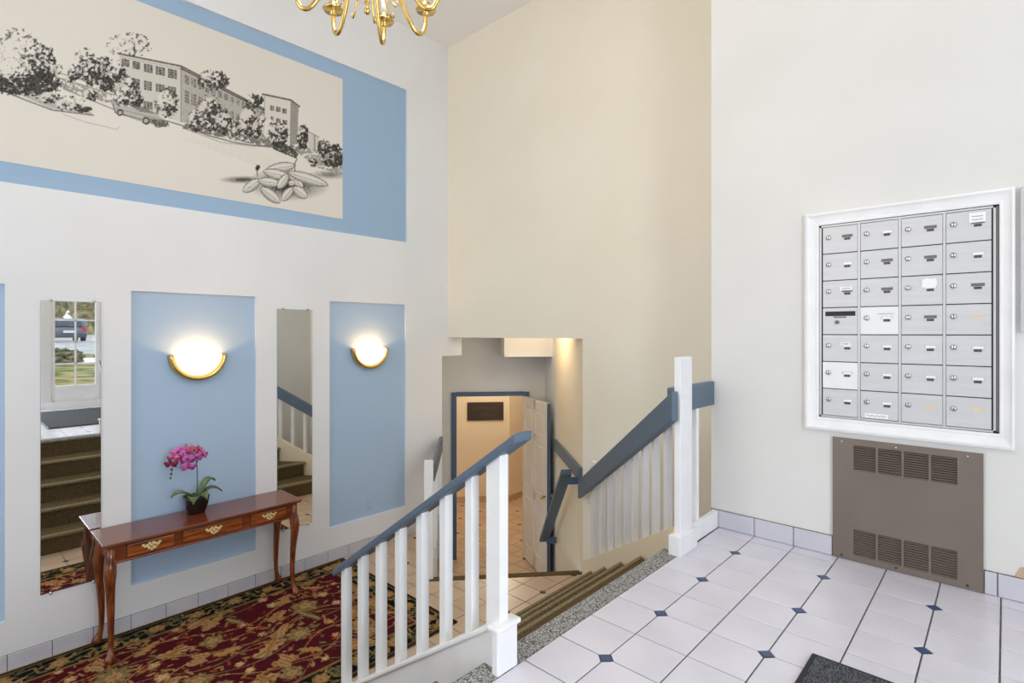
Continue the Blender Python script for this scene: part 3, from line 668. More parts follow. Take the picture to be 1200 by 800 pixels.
def flower(c, face, s, m):
    f_ = Vector(face).normalized(); u = f_.cross(Vector((0,0,1))).normalized(); w = u.cross(f_)
    vs=[];fs=[]
    root = None
    for k,(a,L,wd) in enumerate(((90,1.0,.42),(215,1.0,.40),(325,1.0,.40),(5,1.08,.72),(175,1.08,.72))):
        a = math.radians(a); d = u*math.cos(a)+w*math.sin(a); e = f_.cross(d); n0=len(vs); N=6
        for i in range(N):
            t=i/(N-1); p = Vector(c)+d*s*L*t+f_*(0.16*s*math.sin(t*PI)-.12*s*t*t); wi = s*wd*math.sin(PI*(0.06+0.9*t))**0.7*0.55
            vs += [p-e*wi-f_*.05*s,p,p+e*wi-f_*.05*s]
        for i in range(N-1):
            for j in range(2): fs.append((n0+i*3+j,n0+i*3+j+1,n0+i*3+j+4,n0+i*3+j+3))
    o = MB().add(vs,fs).build('flower',m,OR,True); q=o.modifiers.new('s','SOLIDIFY'); q.thickness=0.0012
    MB().lathe([(s*.05,-s*.05),(s*.16,s*.08),(s*.12,s*.22),(s*.03,s*.28)],Vector(c)+f_*s*.12-Vector((0,0,s*.12)),8).build('lip','lip',o,True)
for dy,dz,s,m,fc in ((-.105,.475,.036,'petal',(1,-.5,.2)),(-.055,.482,.036,'petal_red',(1,-.2,.3)),(-.005,.475,.034,'petal_red',(1,.3,.5)),(.03,.47,.03,'petal_red',(1,.5,.1)),(.055,.43,.034,'petal',(1,.4,-.1)),(-.085,.43,.035,'petal',(1,-.6,0)),(-.045,.415,.038,'petal',(1,-.1,-.1)),(-.04,.36,.036,'petal',(1,-.2,-.3)),(.02,.415,.032,'petal',(1,.2,-.2)),(-.15,.40,.032,'lip',(1,-.7,-.2)),(-.135,.44,.03,'petal_red',(1,-.8,.1))):
    flower((px+.02+.012*random.random(),py+dy-.018,tz+dz-.01),fc,s*1.38,m)
for dy,dz,r in ((-.158,.345,.009),(-.161,.315,.008),(-.165,.285,.0065)):
    MB().lathe([(0.001,-r*1.3),(r*.8,-r*.6),(r,0),(r*.7,r*.8),(.001,r*1.3)],(px+.008,py+dy,tz+dz),10).build('bud','stem_green',OR,True)

# ------------------------------------------------------------------ rug (woven floral pattern as colour attribute)
def vnoise(U, V, seed, sc):
    rs = np.random.RandomState(seed); G = rs.rand(64,64); x = (U*sc)%64; y = (V*sc)%64
    i = x.astype(int)%64; j = y.astype(int)%64; fx = x-np.floor(x); fy = y-np.floor(y); fx = fx*fx*(3-2*fx); fy = fy*fy*(3-2*fy)
    a = G[i,j]; b = G[(i+1)%64,j]; c = G[i,(j+1)%64]; d = G[(i+1)%64,(j+1)%64]
    return a*(1-fx)*(1-fy)+b*fx*(1-fy)+c*(1-fx)*fy+d*fx*fy
def fbm(U, V, seed, sc): return (vnoise(U,V,seed,sc)*.5+vnoise(U,V,seed+1,sc*2.1)*.3+vnoise(U,V,seed+2,sc*4.3)*.2)
def color_grid(name, m, parent, A, B_, to3d, colors, thick=None):
    na,nb = len(A),len(B_); off = WL[parent]
    AA,BB = np.meshgrid(A,B_,indexing='ij'); P_ = np.stack(to3d(AA,BB),-1).reshape(-1,3)-np.array(off)
    idx = np.arange(na*nb).reshape(na,nb); q = np.stack([idx[:-1,:-1],idx[1:,:-1],idx[1:,1:],idx[:-1,1:]],-1).reshape(-1,4)
    me = bpy.data.meshes.new(name); me.vertices.add(len(P_)); me.vertices.foreach_set('co',P_.astype('f').ravel())
    me.loops.add(q.size); me.loops.foreach_set('vertex_index',q.astype('i').ravel()); me.polygons.add(len(q))
    me.polygons.foreach_set('loop_start',np.arange(0,q.size,4,dtype='i')); me.polygons.foreach_set('loop_total',np.full(len(q),4,dtype='i'))
    me.update(calc_edges=True)
    ca = me.color_attributes.new('Col','FLOAT_COLOR','POINT'); C = np.ones((len(P_),4),'f'); C[:,:3] = colors.reshape(-1,3); ca.data.foreach_set('color',C.ravel())
    me.materials.append(MT[m]); me.validate()
    o = bpy.data.objects.new(name,me); COL.objects.link(o); o.parent = parent; WL[o] = off; return o
RX0,RX1,RY0,RY1 = 0.035,1.622,-0.62,2.54
rug = thing('rug','burgundy floral rug with a black and gold border under the console table','rug',((RX0+RX1)/2,(RY0+RY1)/2,0))
MB().box(RX0,RX1,RY0,RY1,0.0005,0.0085).build('backing','carpet_olive',rug)
ra = np.arange(RX0,RX1+.003,.0055); rb = np.arange(RY0,RY1+.003,.0055)
RA,RB = np.meshgrid(ra,rb,indexing='ij')
L3 = lambda r,g,b: np.array(srgb(r,g,b)[:3])
col = np.zeros(RA.shape+(3,)); col[:] = L3(78,22,30)
mott = (vnoise(RA,RB,5,60)-.5)*.35+1; 
edge = np.minimum.reduce([RA-RX0,RX1-RA,RB-RY0,RY1-RB])
bord = edge < 0.215
def paint(mask, c, al=1.0): col[mask] = col[mask]*(1-al)+np.array(c)*al
GOLD,TAN,OLIVE,CREAM,RUST,NAVY,BLK = L3(164,120,70),L3(178,138,94),L3(118,106,68),L3(208,180,136),L3(150,74,48),L3(30,32,38),L3(22,22,22)
rr = np.random.RandomState(11)
field = ~bord
for k in range(14):        # vines
    ph,am,x0,fq,sl = rr.rand()*6,.05+.07*rr.rand(),RX0+.2+1.2*rr.rand(),5+5*rr.rand(),rr.uniform(-.25,.25)
    d = np.abs(RA-(x0+sl*(RB-1)+am*np.sin(RB*fq+ph))); paint(field&(d<.0046),OLIVE if k%2 else GOLD)
def motif(cx,cy,R,n,th,c1,c2,c3,msk):
    a0,a1 = max(0,int((cx-1.4*R-RX0)/.0055)),int((cx+1.4*R-RX0)/.0055)+1; b0,b1 = max(0,int((cy-1.4*R-RY0)/.0055)),int((cy+1.4*R-RY0)/.0055)+1
    sl = (slice(a0,a1),slice(b0,b1)); X_,Y_ = RA[sl]-cx,RB[sl]-cy
    if X_.size == 0: return
    r = np.hypot(X_,Y_); t = np.arctan2(Y_,X_)-th; rim = R*(.70+.30*np.abs(np.cos(t*n/2))**.7)*(1+.07*np.sin(t*n*3))*(1+.18*np.cos(t))
    sub = col[sl]; mk = msk[sl]
    for fr_,c in ((1.0,c1),(.82,c2),(.74,c1),(.45,c3),(.25,c2)): sub[mk&(r<rim*fr_)] = c
    vein = mk&(r<rim*.9)&(np.abs(np.sin(t*n/2))<.16); sub[vein] = c3
def leafm(cx,cy,L,w,th,c1,c2,msk):
    a0,a1 = max(0,int((cx-L-RX0)/.0055)),int((cx+L-RX0)/.0055)+1; b0,b1 = max(0,int((cy-L-RY0)/.0055)),int((cy+L-RY0)/.0055)+1
    sl = (slice(a0,a1),slice(b0,b1)); X_,Y_ = RA[sl]-cx,RB[sl]-cy
    if X_.size == 0: return
    u = X_*math.cos(th)+Y_*math.sin(th); v = -X_*math.sin(th)+Y_*math.cos(th)-.25*w*np.sin(u/L*3)
    hw = w*np.sqrt(np.clip(1-(u/L)**2,0,1))*(1+.25*np.sin(u/L*14)); sub = col[sl]; mk = msk[sl]
    sub[mk&(np.abs(v)<hw)] = c1; sub[mk&(np.abs(v)<hw*.22)] = c2
for k in range(1500): leafm(rr.uniform(RX0,RX1),rr.uniform(RY0,RY1),rr.uniform(.010,.034),rr.uniform(.005,.011),rr.rand()*6.3,(GOLD,TAN,OLIVE,RUST,GOLD,L3(110,40,36))[k%6],(OLIVE,RUST)[k%2],field)
for i in range(8):
    for j in range(16):
        cx,cy = RX0+.20+.178*i+rr.uniform(-.05,.05), RY0+.16+.195*j+rr.uniform(-.05,.05)
        k = (i+2*j)%6
        if k<2: leafm(cx,cy,rr.uniform(.07,.125),rr.uniform(.03,.05),rr.uniform(.8,2.4),(TAN,GOLD)[k],OLIVE,field); leafm(cx+.03,cy-.02,.06,.022,rr.rand()*6,(GOLD,TAN)[k],OLIVE,field); leafm(cx-.03,cy+.02,.06,.022,rr.rand()*6,(GOLD,TAN)[k],RUST,field)
        elif k<3: motif(cx,cy,rr.uniform(.065,.118),rr.choice([5,6,7,9]),rr.rand()*6,(TAN,GOLD,OLIVE)[k],(CREAM,RUST,GOLD)[k],(OLIVE,OLIVE,TAN)[k],field)
        elif k==3: leafm(cx,cy,rr.uniform(.07,.11),rr.uniform(.022,.036),rr.rand()*6,(OLIVE,GOLD)[j%2],TAN,field)
        else: motif(cx,cy,rr.uniform(.022,.045),5,rr.rand()*6,(RUST,TAN)[j%2],GOLD,CREAM,field)
paint(bord,BLK)
for k in range(2):
    d = np.abs(edge-(.115+.045*np.sin((RA+RB)*22+k*PI))); paint(bord&(d<.007),OLIVE)
bm_ = bord&(edge>.035)&(edge<.195)
for k in range(620):
    side = k%3
    if side==0: cx,cy = RX0+rr.uniform(.03,.2),rr.uniform(RY0,RY1)
    elif side==1: cx,cy = RX1-rr.uniform(.03,.2),rr.uniform(RY0,RY1)
    else: cx,cy = rr.uniform(RX0,RX1),rr.choice([RY0+rr.uniform(.03,.2),RY1-rr.uniform(.03,.2)])
    leafm(cx,cy,rr.uniform(.016,.042),rr.uniform(.005,.012),rr.rand()*6.3,(OLIVE,GOLD,L3(96,92,66),TAN)[k%4],(BLK,OLIVE)[k%2],bm_)
for s0 in np.arange(0.1,3.1,.26):
    motif(RX0+.115,RY0+s0,.05,7,s0,GOLD,OLIVE,TAN,bm_); motif(RX1-.115,RY0+s0,.05,7,s0,GOLD,OLIVE,TAN,bm_)
    if s0 < 1.5: motif(RX0+s0,RY1-.115,.05,7,s0,GOLD,OLIVE,TAN,bm_)
paint((edge<.215)&(edge>.195),L3(128,100,62)); paint((edge<.033)&(edge>.022),L3(110,88,56)); paint(edge<.022,L3(52,42,32))
col *= mott[...,None]
color_grid('pile','rug_pile',rug,ra,rb,lambda a,b:(a,b,np.full_like(a,.0092)+.0012*vnoise(a,b,9,90)),col)

# ------------------------------------------------------------------ mural: large ink print of a mill building on the blue field
PY0,PY1,PZ0,PZ1 = -1.0,2.572,3.132,4.432
mu = thing('wall_print','huge black ink print of a long mill building with trees and cars','picture',(-REC+.002,(PY0+PY1)/2,PZ0))
MB().box(-REC+.0016,-REC+.0045,PY0,PY1,PZ0,PZ1).build('print_sheet','paper',mu)
pa = np.arange(PY0,PY1,.0048); pa = np.append(pa,PY1); pb = np.append(np.arange(PZ0,PZ1,.0048),PZ1)
PA,PB = np.meshgrid(pa,pb,indexing='ij')
# drawing coordinates: the sheet is drawn on a foreshortened sketch frame (U right, V down)
sY,cY = math.sin(YAW),math.cos(YAW); dep = sY*CX+cY*PA
U = 600+625.256*(-cY*CX+sY*PA)/dep; V = 389.27+625.256*(CZ-PB)/dep
D = np.zeros(U.shape)                                     # ink density
def inpoly(pts):
    m = np.zeros(U.shape,bool); n=len(pts)
    for i in range(n):
        (x1,y1),(x2,y2) = pts[i],pts[(i+1)%n]
        if y1==y2: continue
        c = ((y1>V)!=(y2>V))&(U < (x2-x1)*(V-y1)/(y2-y1)+x1); m ^= c
    return m
def ink(mask, a, mode='max'):
    D[mask] = np.maximum(D[mask],a) if mode=='max' else a
def pline(pts, w, a):
    d = np.full(U.shape,1e9)
    for (x1,y1),(x2,y2) in zip(pts,pts[1:]):
        L=(x2-x1)**2+(y2-y1)**2; t=np.clip(((U-x1)*(x2-x1)+(V-y1)*(y2-y1))/L,0,1); d=np.minimum(d,np.hypot(U-x1-t*(x2-x1),V-y1-t*(y2-y1)))
    np.maximum(D,a*np.clip(1.5-d/w,0,1),out=D)
def tree(cx,cy,rx,ry,seed,dens=.5,light=(-.4,-.4),dark=.95,clear=True,sc=.36):
    x,y = (U-cx)/rx,(V-cy)/ry; r = np.hypot(x,y); n = fbm(U+200,V,seed,sc); lum = x*light[0]+y*light[1]
    body = r < 1.0+.5*(n-.5)
    if clear: D[body&(r<.95)] *= .25
    val = n-.50-.34*lum*(1 if light!=(0,0) else 0)*1.0+(dens-.5)
    np.maximum(D,np.where(body,np.clip((val+.07)*5.5,0,1)*dark,0),out=D)
    edge_ = (np.abs(r-1)<.16)&(n>.58); ink(edge_,dark*.8)
# sky is clean; ground sweep
ink(inpoly([(-700,82),(0,100),(60,126),(110,134),(105,128),(60,108),(0,85),(-700,60)]),.35)
pline([(-700,70),(0,104),(30,116),(62,128),(110,134)],.8,.8); pline([(75,133),(100,142),(138,151),(140,148)],.4,.45)
for k,(a,b) in enumerate((((62,82),(135,104)),((66,89),(140,112)),((70,97),(140,122)),((75,103),(136,128)))): pline([a,b],.7,.55+.1*(k%2))
ink(inpoly([(66,90),(140,113),(140,124),(75,104)])&(fbm(U,V,61,.4)>.45),.55)
# trees on the left
tree(-120,60,70,50,70,.5); tree(-40,70,40,36,71,.55)
tree(20,68,26,32,30,.33,(-.5,-.2)); tree(50,78,16,26,31,.62,(-.2,-.4)); tree(30,98,42,12,32,.72,(0,-.2),clear=False); tree(-30,96,40,14,37,.72,(0,-.2),clear=False)
tree(58,113,14,7,33,.5); tree(82,120,17,8,34,.45); tree(98,127,10,4,35,.7,clear=False)
tree(66,80,8,6,36,.5); tree(88,84,10,9,38,.6); tree(100,66,11,10,39,.42); tree(112,84,18,16,40,.62); tree(122,78,10,12,41,.6)
tree(82,95,5,4,44,.5); tree(102,110,8,5,42,.5); tree(110,112,5,6,43,.6)
tree(152,52,24,13,45,.40,(-.2,-.2),clear=False)
# mill: front and receding side
front=[(141,62),(213,77),(213,142),(141,120)]; side=[(213,77),(312,128),(316,168),(213,142)]
D[inpoly(front)] = .16; D[inpoly(side)] = .30+.22*fbm(U,V,50,.9)[inpoly(side)]
pline([(139,61.5),(213,76.5),(313,128)],1.0,.9); pline([(141,65),(213,80),(313,131)],.4,.5); pline([(213,77),(213,142)],.6,.7)
def window(x0,x1,y0,y1,sk=0.2,a=.85):
    q=[(x0,y0),(x1,y0+(x1-x0)*sk),(x1,y1+(x1-x0)*sk),(x0,y1)]; m=inpoly(q); ink(m,a)
    for f in (.33,.67):
        pass
    gx=np.abs(((U-x0)/(x1-x0)*3)%1-.5)>.40; gy=np.abs(((V-y0-(U-x0)*sk)/(y1-y0)*4)%1-.5)>.40
    D[m&(gx|gy)] *= .55
for x0,x1,y0,y1 in ((143,152.5,67,76),(156,165,70,79),(169.3,180,73,83),(183,194.5,76,86),(197.7,208.3,79,90)): window(x0,x1,y0,y1)
for x0,x1,y0,y1 in ((154.7,165,90,101),(169.3,179,93,104),(183,194,96.5,106),(197.4,207.4,99.5,111)): window(x0,x1,y0,y1)
window(169,180,117,126); window(184,194,120,130)
for k in range(14):
    t = 1-(1-k/14.0)**1.25; x=217+93*t; w=6.2*(1-.62*t); y=86+44*t; h=10.5*(1-.58*t); window(x,x+w,y,y+h,.45,.75); window(x,x+w,104+42*t,104+42*t+15*(1-.6*t),.42,.75)
tree(251,93,17,11,51,.58,(-.3,-.3)); tree(299,117,10,8,52,.6)
pline([(213,79),(313,130)],1.0,.9)
tree(136,88,13,18,46,.58); tree(148,106,15,17,47,.52); tree(124,96,8,10,48,.65)
tree(196,120,13,16,49,.48,(-.6,-.3)); tree(160,116,8,9,53,.6)
for cx,cy,rx,ry,sd in ((232,140,10,14,54),(246,132,14,20,55),(262,143,11,14,56),(276,150,9,9,57),(291,143,11,18,58),(302,150,6,11,59),(313,144,9,15,60),(325,155,11,14,62)): tree(cx,cy,rx,ry,sd,.55,(-.5,-.4))
ink((fbm(U,V,63,.5)>.42)&inpoly([(215,143),(330,166),(352,172),(352,178),(310,171),(215,150)]),.75)
# tower
D[inpoly([(311,110),(342,117),(341,170),(311,158)])] = .10; D[inpoly([(342,117),(351,124),(350,168),(341,170)])] = .5+.2*fbm(U,V,64,.8)[inpoly([(342,117),(351,124),(350,168),(341,170)])]
pline([(309,109.5),(342,116.5),(352,124)],1.0,.9); pline([(342,117),(341,170)],.4,.6); pline([(311,110),(311,150)],.4,.6)
for x0,x1,y0,y1 in ((317.6,322.3,122.5,128.5),(324.6,330,124,130),(332,337,126,132),(318.7,322,135.5,140.5),(324.6,330,137.5,143),(332,337.6,139.5,145),(332.5,337.3,150,155.5)): window(x0,x1,y0,y1,.15,.85)
tree(327,158,12,13,65,.58,(-.5,-.3)); tree(316,150,8,12,66,.42,(-.5,-.3))
tree(356,160,7,14,67,.68); D[inpoly([(362,153),(375,160),(375,176),(362,172)])] = .2; ink(inpoly([(369,157),(371,158),(371,175),(369,174)]),.6); pline([(362,153),(375,160)],.5,.7)
for k in range(7): tree(377+4*k,172+1.5*k,4,8+2*(k%3),72+k,.65,(0,0))
tree(392,186,13,9,80,.62); ink((fbm(U,V,81,.5)>.4)&inpoly([(350,170),(404,182),(404,204),(372,196),(350,178)]),.55)
# cars and road
ink(inpoly([(133,121),(150,123),(165,127),(180,131),(196,140),(197,147),(172,144),(138,132)]),.35); ink(inpoly([(150,121),(168,124),(186,133),(165,130)]),.7); pline([(133,121),(136,131),(196,147)],.8,.85); pline([(137,126),(196,141)],.5,.7)
for cx,cy,r in ((141.5,131,4.2),(172,140.5,4.6)):
    ink(np.hypot(U-cx,V-cy)<r,.9); D[np.hypot(U-cx,V-cy)<r*.5] = .35
ink(inpoly([(176,138),(197,141),(200,147),(184,149)])&(fbm(U,V,82,.6)>.35),.85)
pline([(197,141),(220,148),(245,158),(275,166),(300,170),(330,172)],.8,.75); pline([(215,149),(260,166),(300,171)],.5,.5)
ink(inpoly([(320,168),(330,167),(345,173),(351,180),(348,185),(335,180),(321,174)])&(fbm(U,V,83,.6)>.33),.9)
for k in range(14): 
    yy=170+k*2.2; pline([(215+6*k,yy-8),(300+3*k,yy+3)],.25,.10)
# plants in the foreground
gr_ = np.clip(1.15-np.hypot((U-338)/44,(V-216-(U-338)*.03)/17),0,1)*(.55+.9*fbm(U,V,84,.5)); np.maximum(D,np.clip(gr_*1.15,0,.95),out=D)
gr_ = np.clip(1.0-np.hypot((U-286)/30,(V-210)/5),0,1)*(.5+.9*fbm(U,V,85,.7)); np.maximum(D,np.clip(gr_*1.2,0,.9),out=D)
gr_ = np.clip(1.0-np.hypot((U-388)/26,(V-204)/6),0,1)*(.4+.9*fbm(U,V,89,.7)); np.maximum(D,np.clip(gr_,0,.7),out=D)
def bleaf(cx,cy,L,w,deg):
    a=math.radians(deg); u=(U-cx)*math.cos(a)+(V-cy)*math.sin(a); v=-(U-cx)*math.sin(a)+(V-cy)*math.cos(a)
    hw=w*np.clip(1-(u/L)**2,0,1)**.75; m=np.abs(v)<hw; D[m]=.05; D[m&(v>hw*.2)]=.2; D[m&(v>hw*.55)]=.5; D[m&(v<-hw*.7)]=.3; D[m&(np.abs(v)<.35)]=.6
    D[(np.abs(np.abs(v)-hw)<.42)&(np.abs(u)<L)]=.85
for a in ((296,217,11,5,-35),(317,213,12,4.6,8),(318,228,13,5,38),(330,196,16,5,-10),(326,204,15,5,14),(333,212,9,4.5,-55),(348,211,11,4.2,48),(362,209,22,5,18),(338,227,9,4.5,-50),(353,225,9,5,38),(343,214,3.5,3,0)): bleaf(a[0],a[1],a[2]*1.15,a[3]*1.2,a[4])
pline([(347,200),(346,192),(349,186),(347,181)],.7,.8); pline([(303,206),(302,198),(305,193)],.7,.8); tree(303,196,3,3,86,.7); tree(368,190,5,5,87,.6)
D *= np.clip(.75+.5*fbm(U,V,88,1.2),0,1.1); D = np.clip(D,0,1)
paper = L3(226,222,214)*np.ones(U.shape+(1,)); inkc = L3(30,26,24)
colm = paper*(1-D[...,None])+inkc*D[...,None]
color_grid('drawing','print_ink',mu,pa,pb,lambda a,b:(np.full_like(a,-REC+.0052),a,b),colm)

# ------------------------------------------------------------------ mailboxes
mx0,mx1,mz0,mz1 = 3.777,4.485,1.632,2.646
MBX = thing('mailbox_panel','bank of twenty eight silver mailboxes in a white moulded frame','mailbox',((mx0+mx1)/2,YB,mz0))
fw = 0.066
def mitre(pts): return MB()
for (ax,az),(bx,bz),(cx,cz),(dx,dz) in (
    ((mx0-fw,mz1+fw),(mx1+.05,mz1+fw),(mx1,mz1),(mx0,mz1)),((mx0-fw,mz0-fw),(mx1+.05,mz0-fw),(mx1,mz0),(mx0,mz0)),
    ((mx0-fw,mz0-fw),(mx0-fw,mz1+fw),(mx0,mz1),(mx0,mz0)),((mx1+.05,mz0-fw),(mx1+.05,mz1+fw),(mx1,mz1),(mx1,mz0))):
    # stepped moulding: outer lip, cove, inner lip
    vs=[];fs=[]; prof=[(0.0,0.0),(0.0,0.022),(0.18,0.026),(0.30,0.020),(0.45,0.016),(0.75,0.012),(0.85,0.014),(1.0,0.012),(1.0,0.0)]
    for t,h in prof:
        vs += [(ax+(dx-ax)*t,YB-h,az+(dz-az)*t),(bx+(cx-bx)*t,YB-h,bz+(cz-bz)*t)]
    for i in range(len(prof)-1): fs.append((2*i,2*i+1,2*i+3,2*i+2))
    n=len(prof); fs += [tuple(2*i for i in range(n)),tuple(2*i+1 for i in range(n-1,-1,-1))]
    MB().add(vs,fs).build('frame_moulding','paint_white',MBX)
MB().box(mx0,mx1,YB-.003,YB-.0005,mz0,mz1).build('backing','dark',MBX)
ix0,ix1,iz0,iz1 = mx0+.003,mx1-.011,mz0+.003,mz1-.004; e=.009
MB().box(ix0,ix0+e,YB-.012,YB-.003,iz0,iz1).build('edge_bar','aluminium_frame',MBX); MB().box(ix1-e,ix1,YB-.012,YB-.003,iz0,iz1).build('edge_bar','aluminium_frame',MBX)
MB().box(ix0,ix1,YB-.012,YB-.003,iz0,iz0+e).build('edge_bar','aluminium_frame',MBX); MB().box(ix0,ix1,YB-.012,YB-.003,iz1-e,iz1).build('edge_bar','aluminium_frame',MBX)
MB().tube([(mx1-.006,YB-.007,mz0+.008),(mx1-.006,YB-.007,mz1-.008)],.0045,8).build('hinge','slot_gray',MBX)
cw,ch = (ix1-ix0-2*e)/4,(iz1-iz0-2*e)/7
for i in range(1,4): MB().box(ix0+e+cw*i-.005,ix0+e+cw*i+.005,YB-.012,YB-.003,iz0+e,iz1-e).build('divider_bar','aluminium_frame',MBX)
digits = MB()
for r in range(7):
    for c in range(4):
        a0,a1 = ix0+e+cw*c+.006, ix0+e+cw*(c+1)-.006; b1 = iz1-e-ch*r-.0022; b0 = iz1-e-ch*(r+1)+.0022
        white = (r,c) in ((3,1),(5,0)); odd = (r,c)==(3,0)
        d_ = MB().box(a0,a1,YB-(.0125 if white else .010),YB-.003,b0,b1).build('door','box_white' if white else 'aluminium',MBX,bevel=0.0012,seg=1)
        f_ = YB-(.0125 if white else .010); w_ = a1-a0; h_ = b1-b0
        if odd:
            MB().box(a0+.012,a1-.010,f_-.0012,f_+.001,b1-.042,b1-.018).build('mail_slot','dark',d_)
            MB().box(a0+.05,a1-.05,f_-.0012,f_+.001,b1-.052,b1-.045).build('notice_strip','slot_gray',d_)
            MB().lathe([(.010,0),(.010,-.004),(.006,-.006)],(a0+w_*.42,f_,b0+h_*.46),14,'y').build('lock','slot_gray',d_,True)
            continue
        lk = MB().lathe([(.0125,0),(.0125,-.003),(.010,-.005),(.010,-.007),(.004,-.007)],(a0+w_*.17,f_,b0+h_*.60),14,'y').build('lock','chrome',d_,True)
        MB().box(a0+w_*.17-.0015,a0+w_*.17+.0015,f_-.0078,f_-.007,b0+h_*.60-.006,b0+h_*.60+.006).build('keyhole','dark',d_)
        s0,s1 = a0+w_*.56,a0+w_*.86; t1 = b0+h_*.66
        blank = (r,c) in ((3,3),(6,2),(6,3)); lightcard = (r*4+c)%3==1 or blank or r>=4
        MB().box(s0,s1,f_-.0015,f_+.001,t1-.014,t1).build('card_slot','slot_gray' if not lightcard else ('card_cream' if blank else 'aluminium_frame'),d_)
        if lightcard and not blank: MB().box(s0+.006,s1-.004,f_-.0019,f_,t1-.013,t1-.003).build('name_card','paper',d_)
        if not blank:
            MB().box(s0+.010,s1-.010,f_-.0015,f_+.001,t1-.027,t1-.016).build('number_tag','dark',d_)
            for q in range(3): digits.box(s0+.0145+.0085*q,s0+.0185+.0085*q,f_-.0018,f_-.0014,t1-.0245,t1-.0185)
dg = digits.build('tag_digits','ink_mark',MBX); dg['kind'] = 'stuff'
for (r,c),(x0,x1,z0,z1),nm in (((0,3),(.52,.88,.60,.92),2),((2,0),(.50,.86,.62,.76),1),((2,2),(.50,.86,.56,.92),0),((6,1),(.12,.74,.04,.20),1),((4,0),(.52,.80,.62,.72),1)):
    a0 = ix0+e+cw*c+.006; w_ = cw-.012; b0 = iz1-e-ch*(r+1)+.0022; h_ = ch-.0044; f_ = YB-.010
    if (r,c)==(2,2):
        pts=[(.50,.60),(.52,.86),(.62,.92),(.72,.88),(.84,.90),(.88,.74),(.84,.60),(.70,.56)]
        st_ = MB().prism([(a0+w_*p,f_-.0025,b0+h_*q) for p,q in pts],(0,.001,0)).build('torn_sticker','paper',MBX)
    else:
        st_ = MB().box(a0+w_*x0,a0+w_*x1,f_-.0028,f_-.0016,b0+h_*z0,b0+h_*z1).build('paper_label','paper',MBX)
        for k in range(nm):
            zz = b0+h_*(z0+(z1-z0)*(.62-.34*k if nm==2 else .5)); xs = np.linspace(a0+w_*(x0+.05),a0+w_*(x1-.06),13)
            MB().tube([(x,f_-.0031,zz+.0030*math.sin(q*2.2+k)) for q,x in enumerate(xs)],.0011,5).build('handwriting','ink_mark',st_)
a0 = ix0+e+cw*1+.006; b0 = iz1-e-ch*4+.0022
MB().tube([(a0+.075+.006*q,YB-.0133,b0+.102+.003*math.sin(q*1.9)) for q in range(12)],.0009,5).build('handwriting','ink_mark',MBX)

# notice board beside the mailboxes, at the edge of the picture
nb_ = thing('notice_board','grey framed notice board at the picture edge beside the mailboxes','board',(4.85,YB,2.1))
for b in ((4.552,4.578,2.08,2.705),(5.122,5.148,2.08,2.705),(4.578,5.122,2.08,2.106),(4.578,5.122,2.679,2.705)): MB().box(b[0],b[1],YB-.022,YB,b[2],b[3]).build('frame','aluminium_frame',nb_,bevel=0.003)
MB().box(4.578,5.122,YB-.010,YB-.001,2.106,2.679).build('board','slot_gray',nb_)

# ------------------------------------------------------------------ brown wall heater grille
GR = thing('wall_grille','brown metal heater cover with louvres below the mailboxes','grille',(4.136,YB,0.912))
gx0,gx1,gz0,gz1 = 3.841,4.432,0.914,1.535
lx0,lx1 = 3.935,4.342; gw = (lx1-lx0-.03)/4; cells=[]
for zb,zt in ((1.378,1.503),(0.943,1.074)):
    for c in range(4): cells.append((lx0+c*(gw+.01),lx0+c*(gw+.01)+gw,zb,zt))
wall_grid('cover_panel','grille_brown','y',YB-.014,YB-.012,gx0,gx1,gz0,gz1,cells,GR)
for b in ((gx0,gx0+.004,gz0,gz1),(gx1-.004,gx1,gz0,gz1),(gx0,gx1,gz0,gz0+.004),(gx0,gx1,gz1-.004,gz1)): MB().box(b[0],b[1],YB-.0125,YB-.0005,b[2],b[3]).build('return_edge','grille_brown',GR)
MB().box(gx0+.01,gx1-.01,YB-.0035,YB-.0005,gz0+.01,gz1-.01).build('backing','grille_back',GR)
sm = bpy.data.meshes.new('slat'); hw_=gw/2
sm.from_pydata([(-hw_,-.0055,-.0028),(hw_,-.0055,-.0028),(hw_,.002,.0022),(-hw_,.002,.0022),(-hw_,-.0050,-.0040),(hw_,-.0050,-.0040),(hw_,.003,.0012),(-hw_,.003,.0012)],[],[(0,1,2,3),(7,6,5,4),(0,4,5,1),(2,6,7,3),(1,5,6,2),(3,7,4,0)]); sm.materials.append(MT['grille_brown'])
for x0,x1,zb,zt in cells:
    n = 11
    for k in range(n): piece(sm,'slat',GR,((x0+x1)/2,YB-.0085,zb+(k+.5)*(zt-zb)/n))
for xx in (3.882,4.112,4.378):
    for zz,m in ((1.516,'chrome'),(0.930,'dark')): MB().lathe([(.005,0),(.005,-.002),(.002,-.003)],(xx,YB-.014,zz),10,'y').build('screw',m,GR,True)

# ------------------------------------------------------------------ entrance mat
mt_ = thing('floor_mat','dark grey ribbed entrance mat on the white tiled landing','mat',(4.9,1.5,H))
MB().box(3.99,5.80,0.92,2.16,H+.0005,H+.010).build('border','dark',mt_,bevel=0.004)
MB().box(4.008,5.782,0.938,2.142,H+.009,H+.014).build('pile','mat_dark',mt_,bevel=0.003)

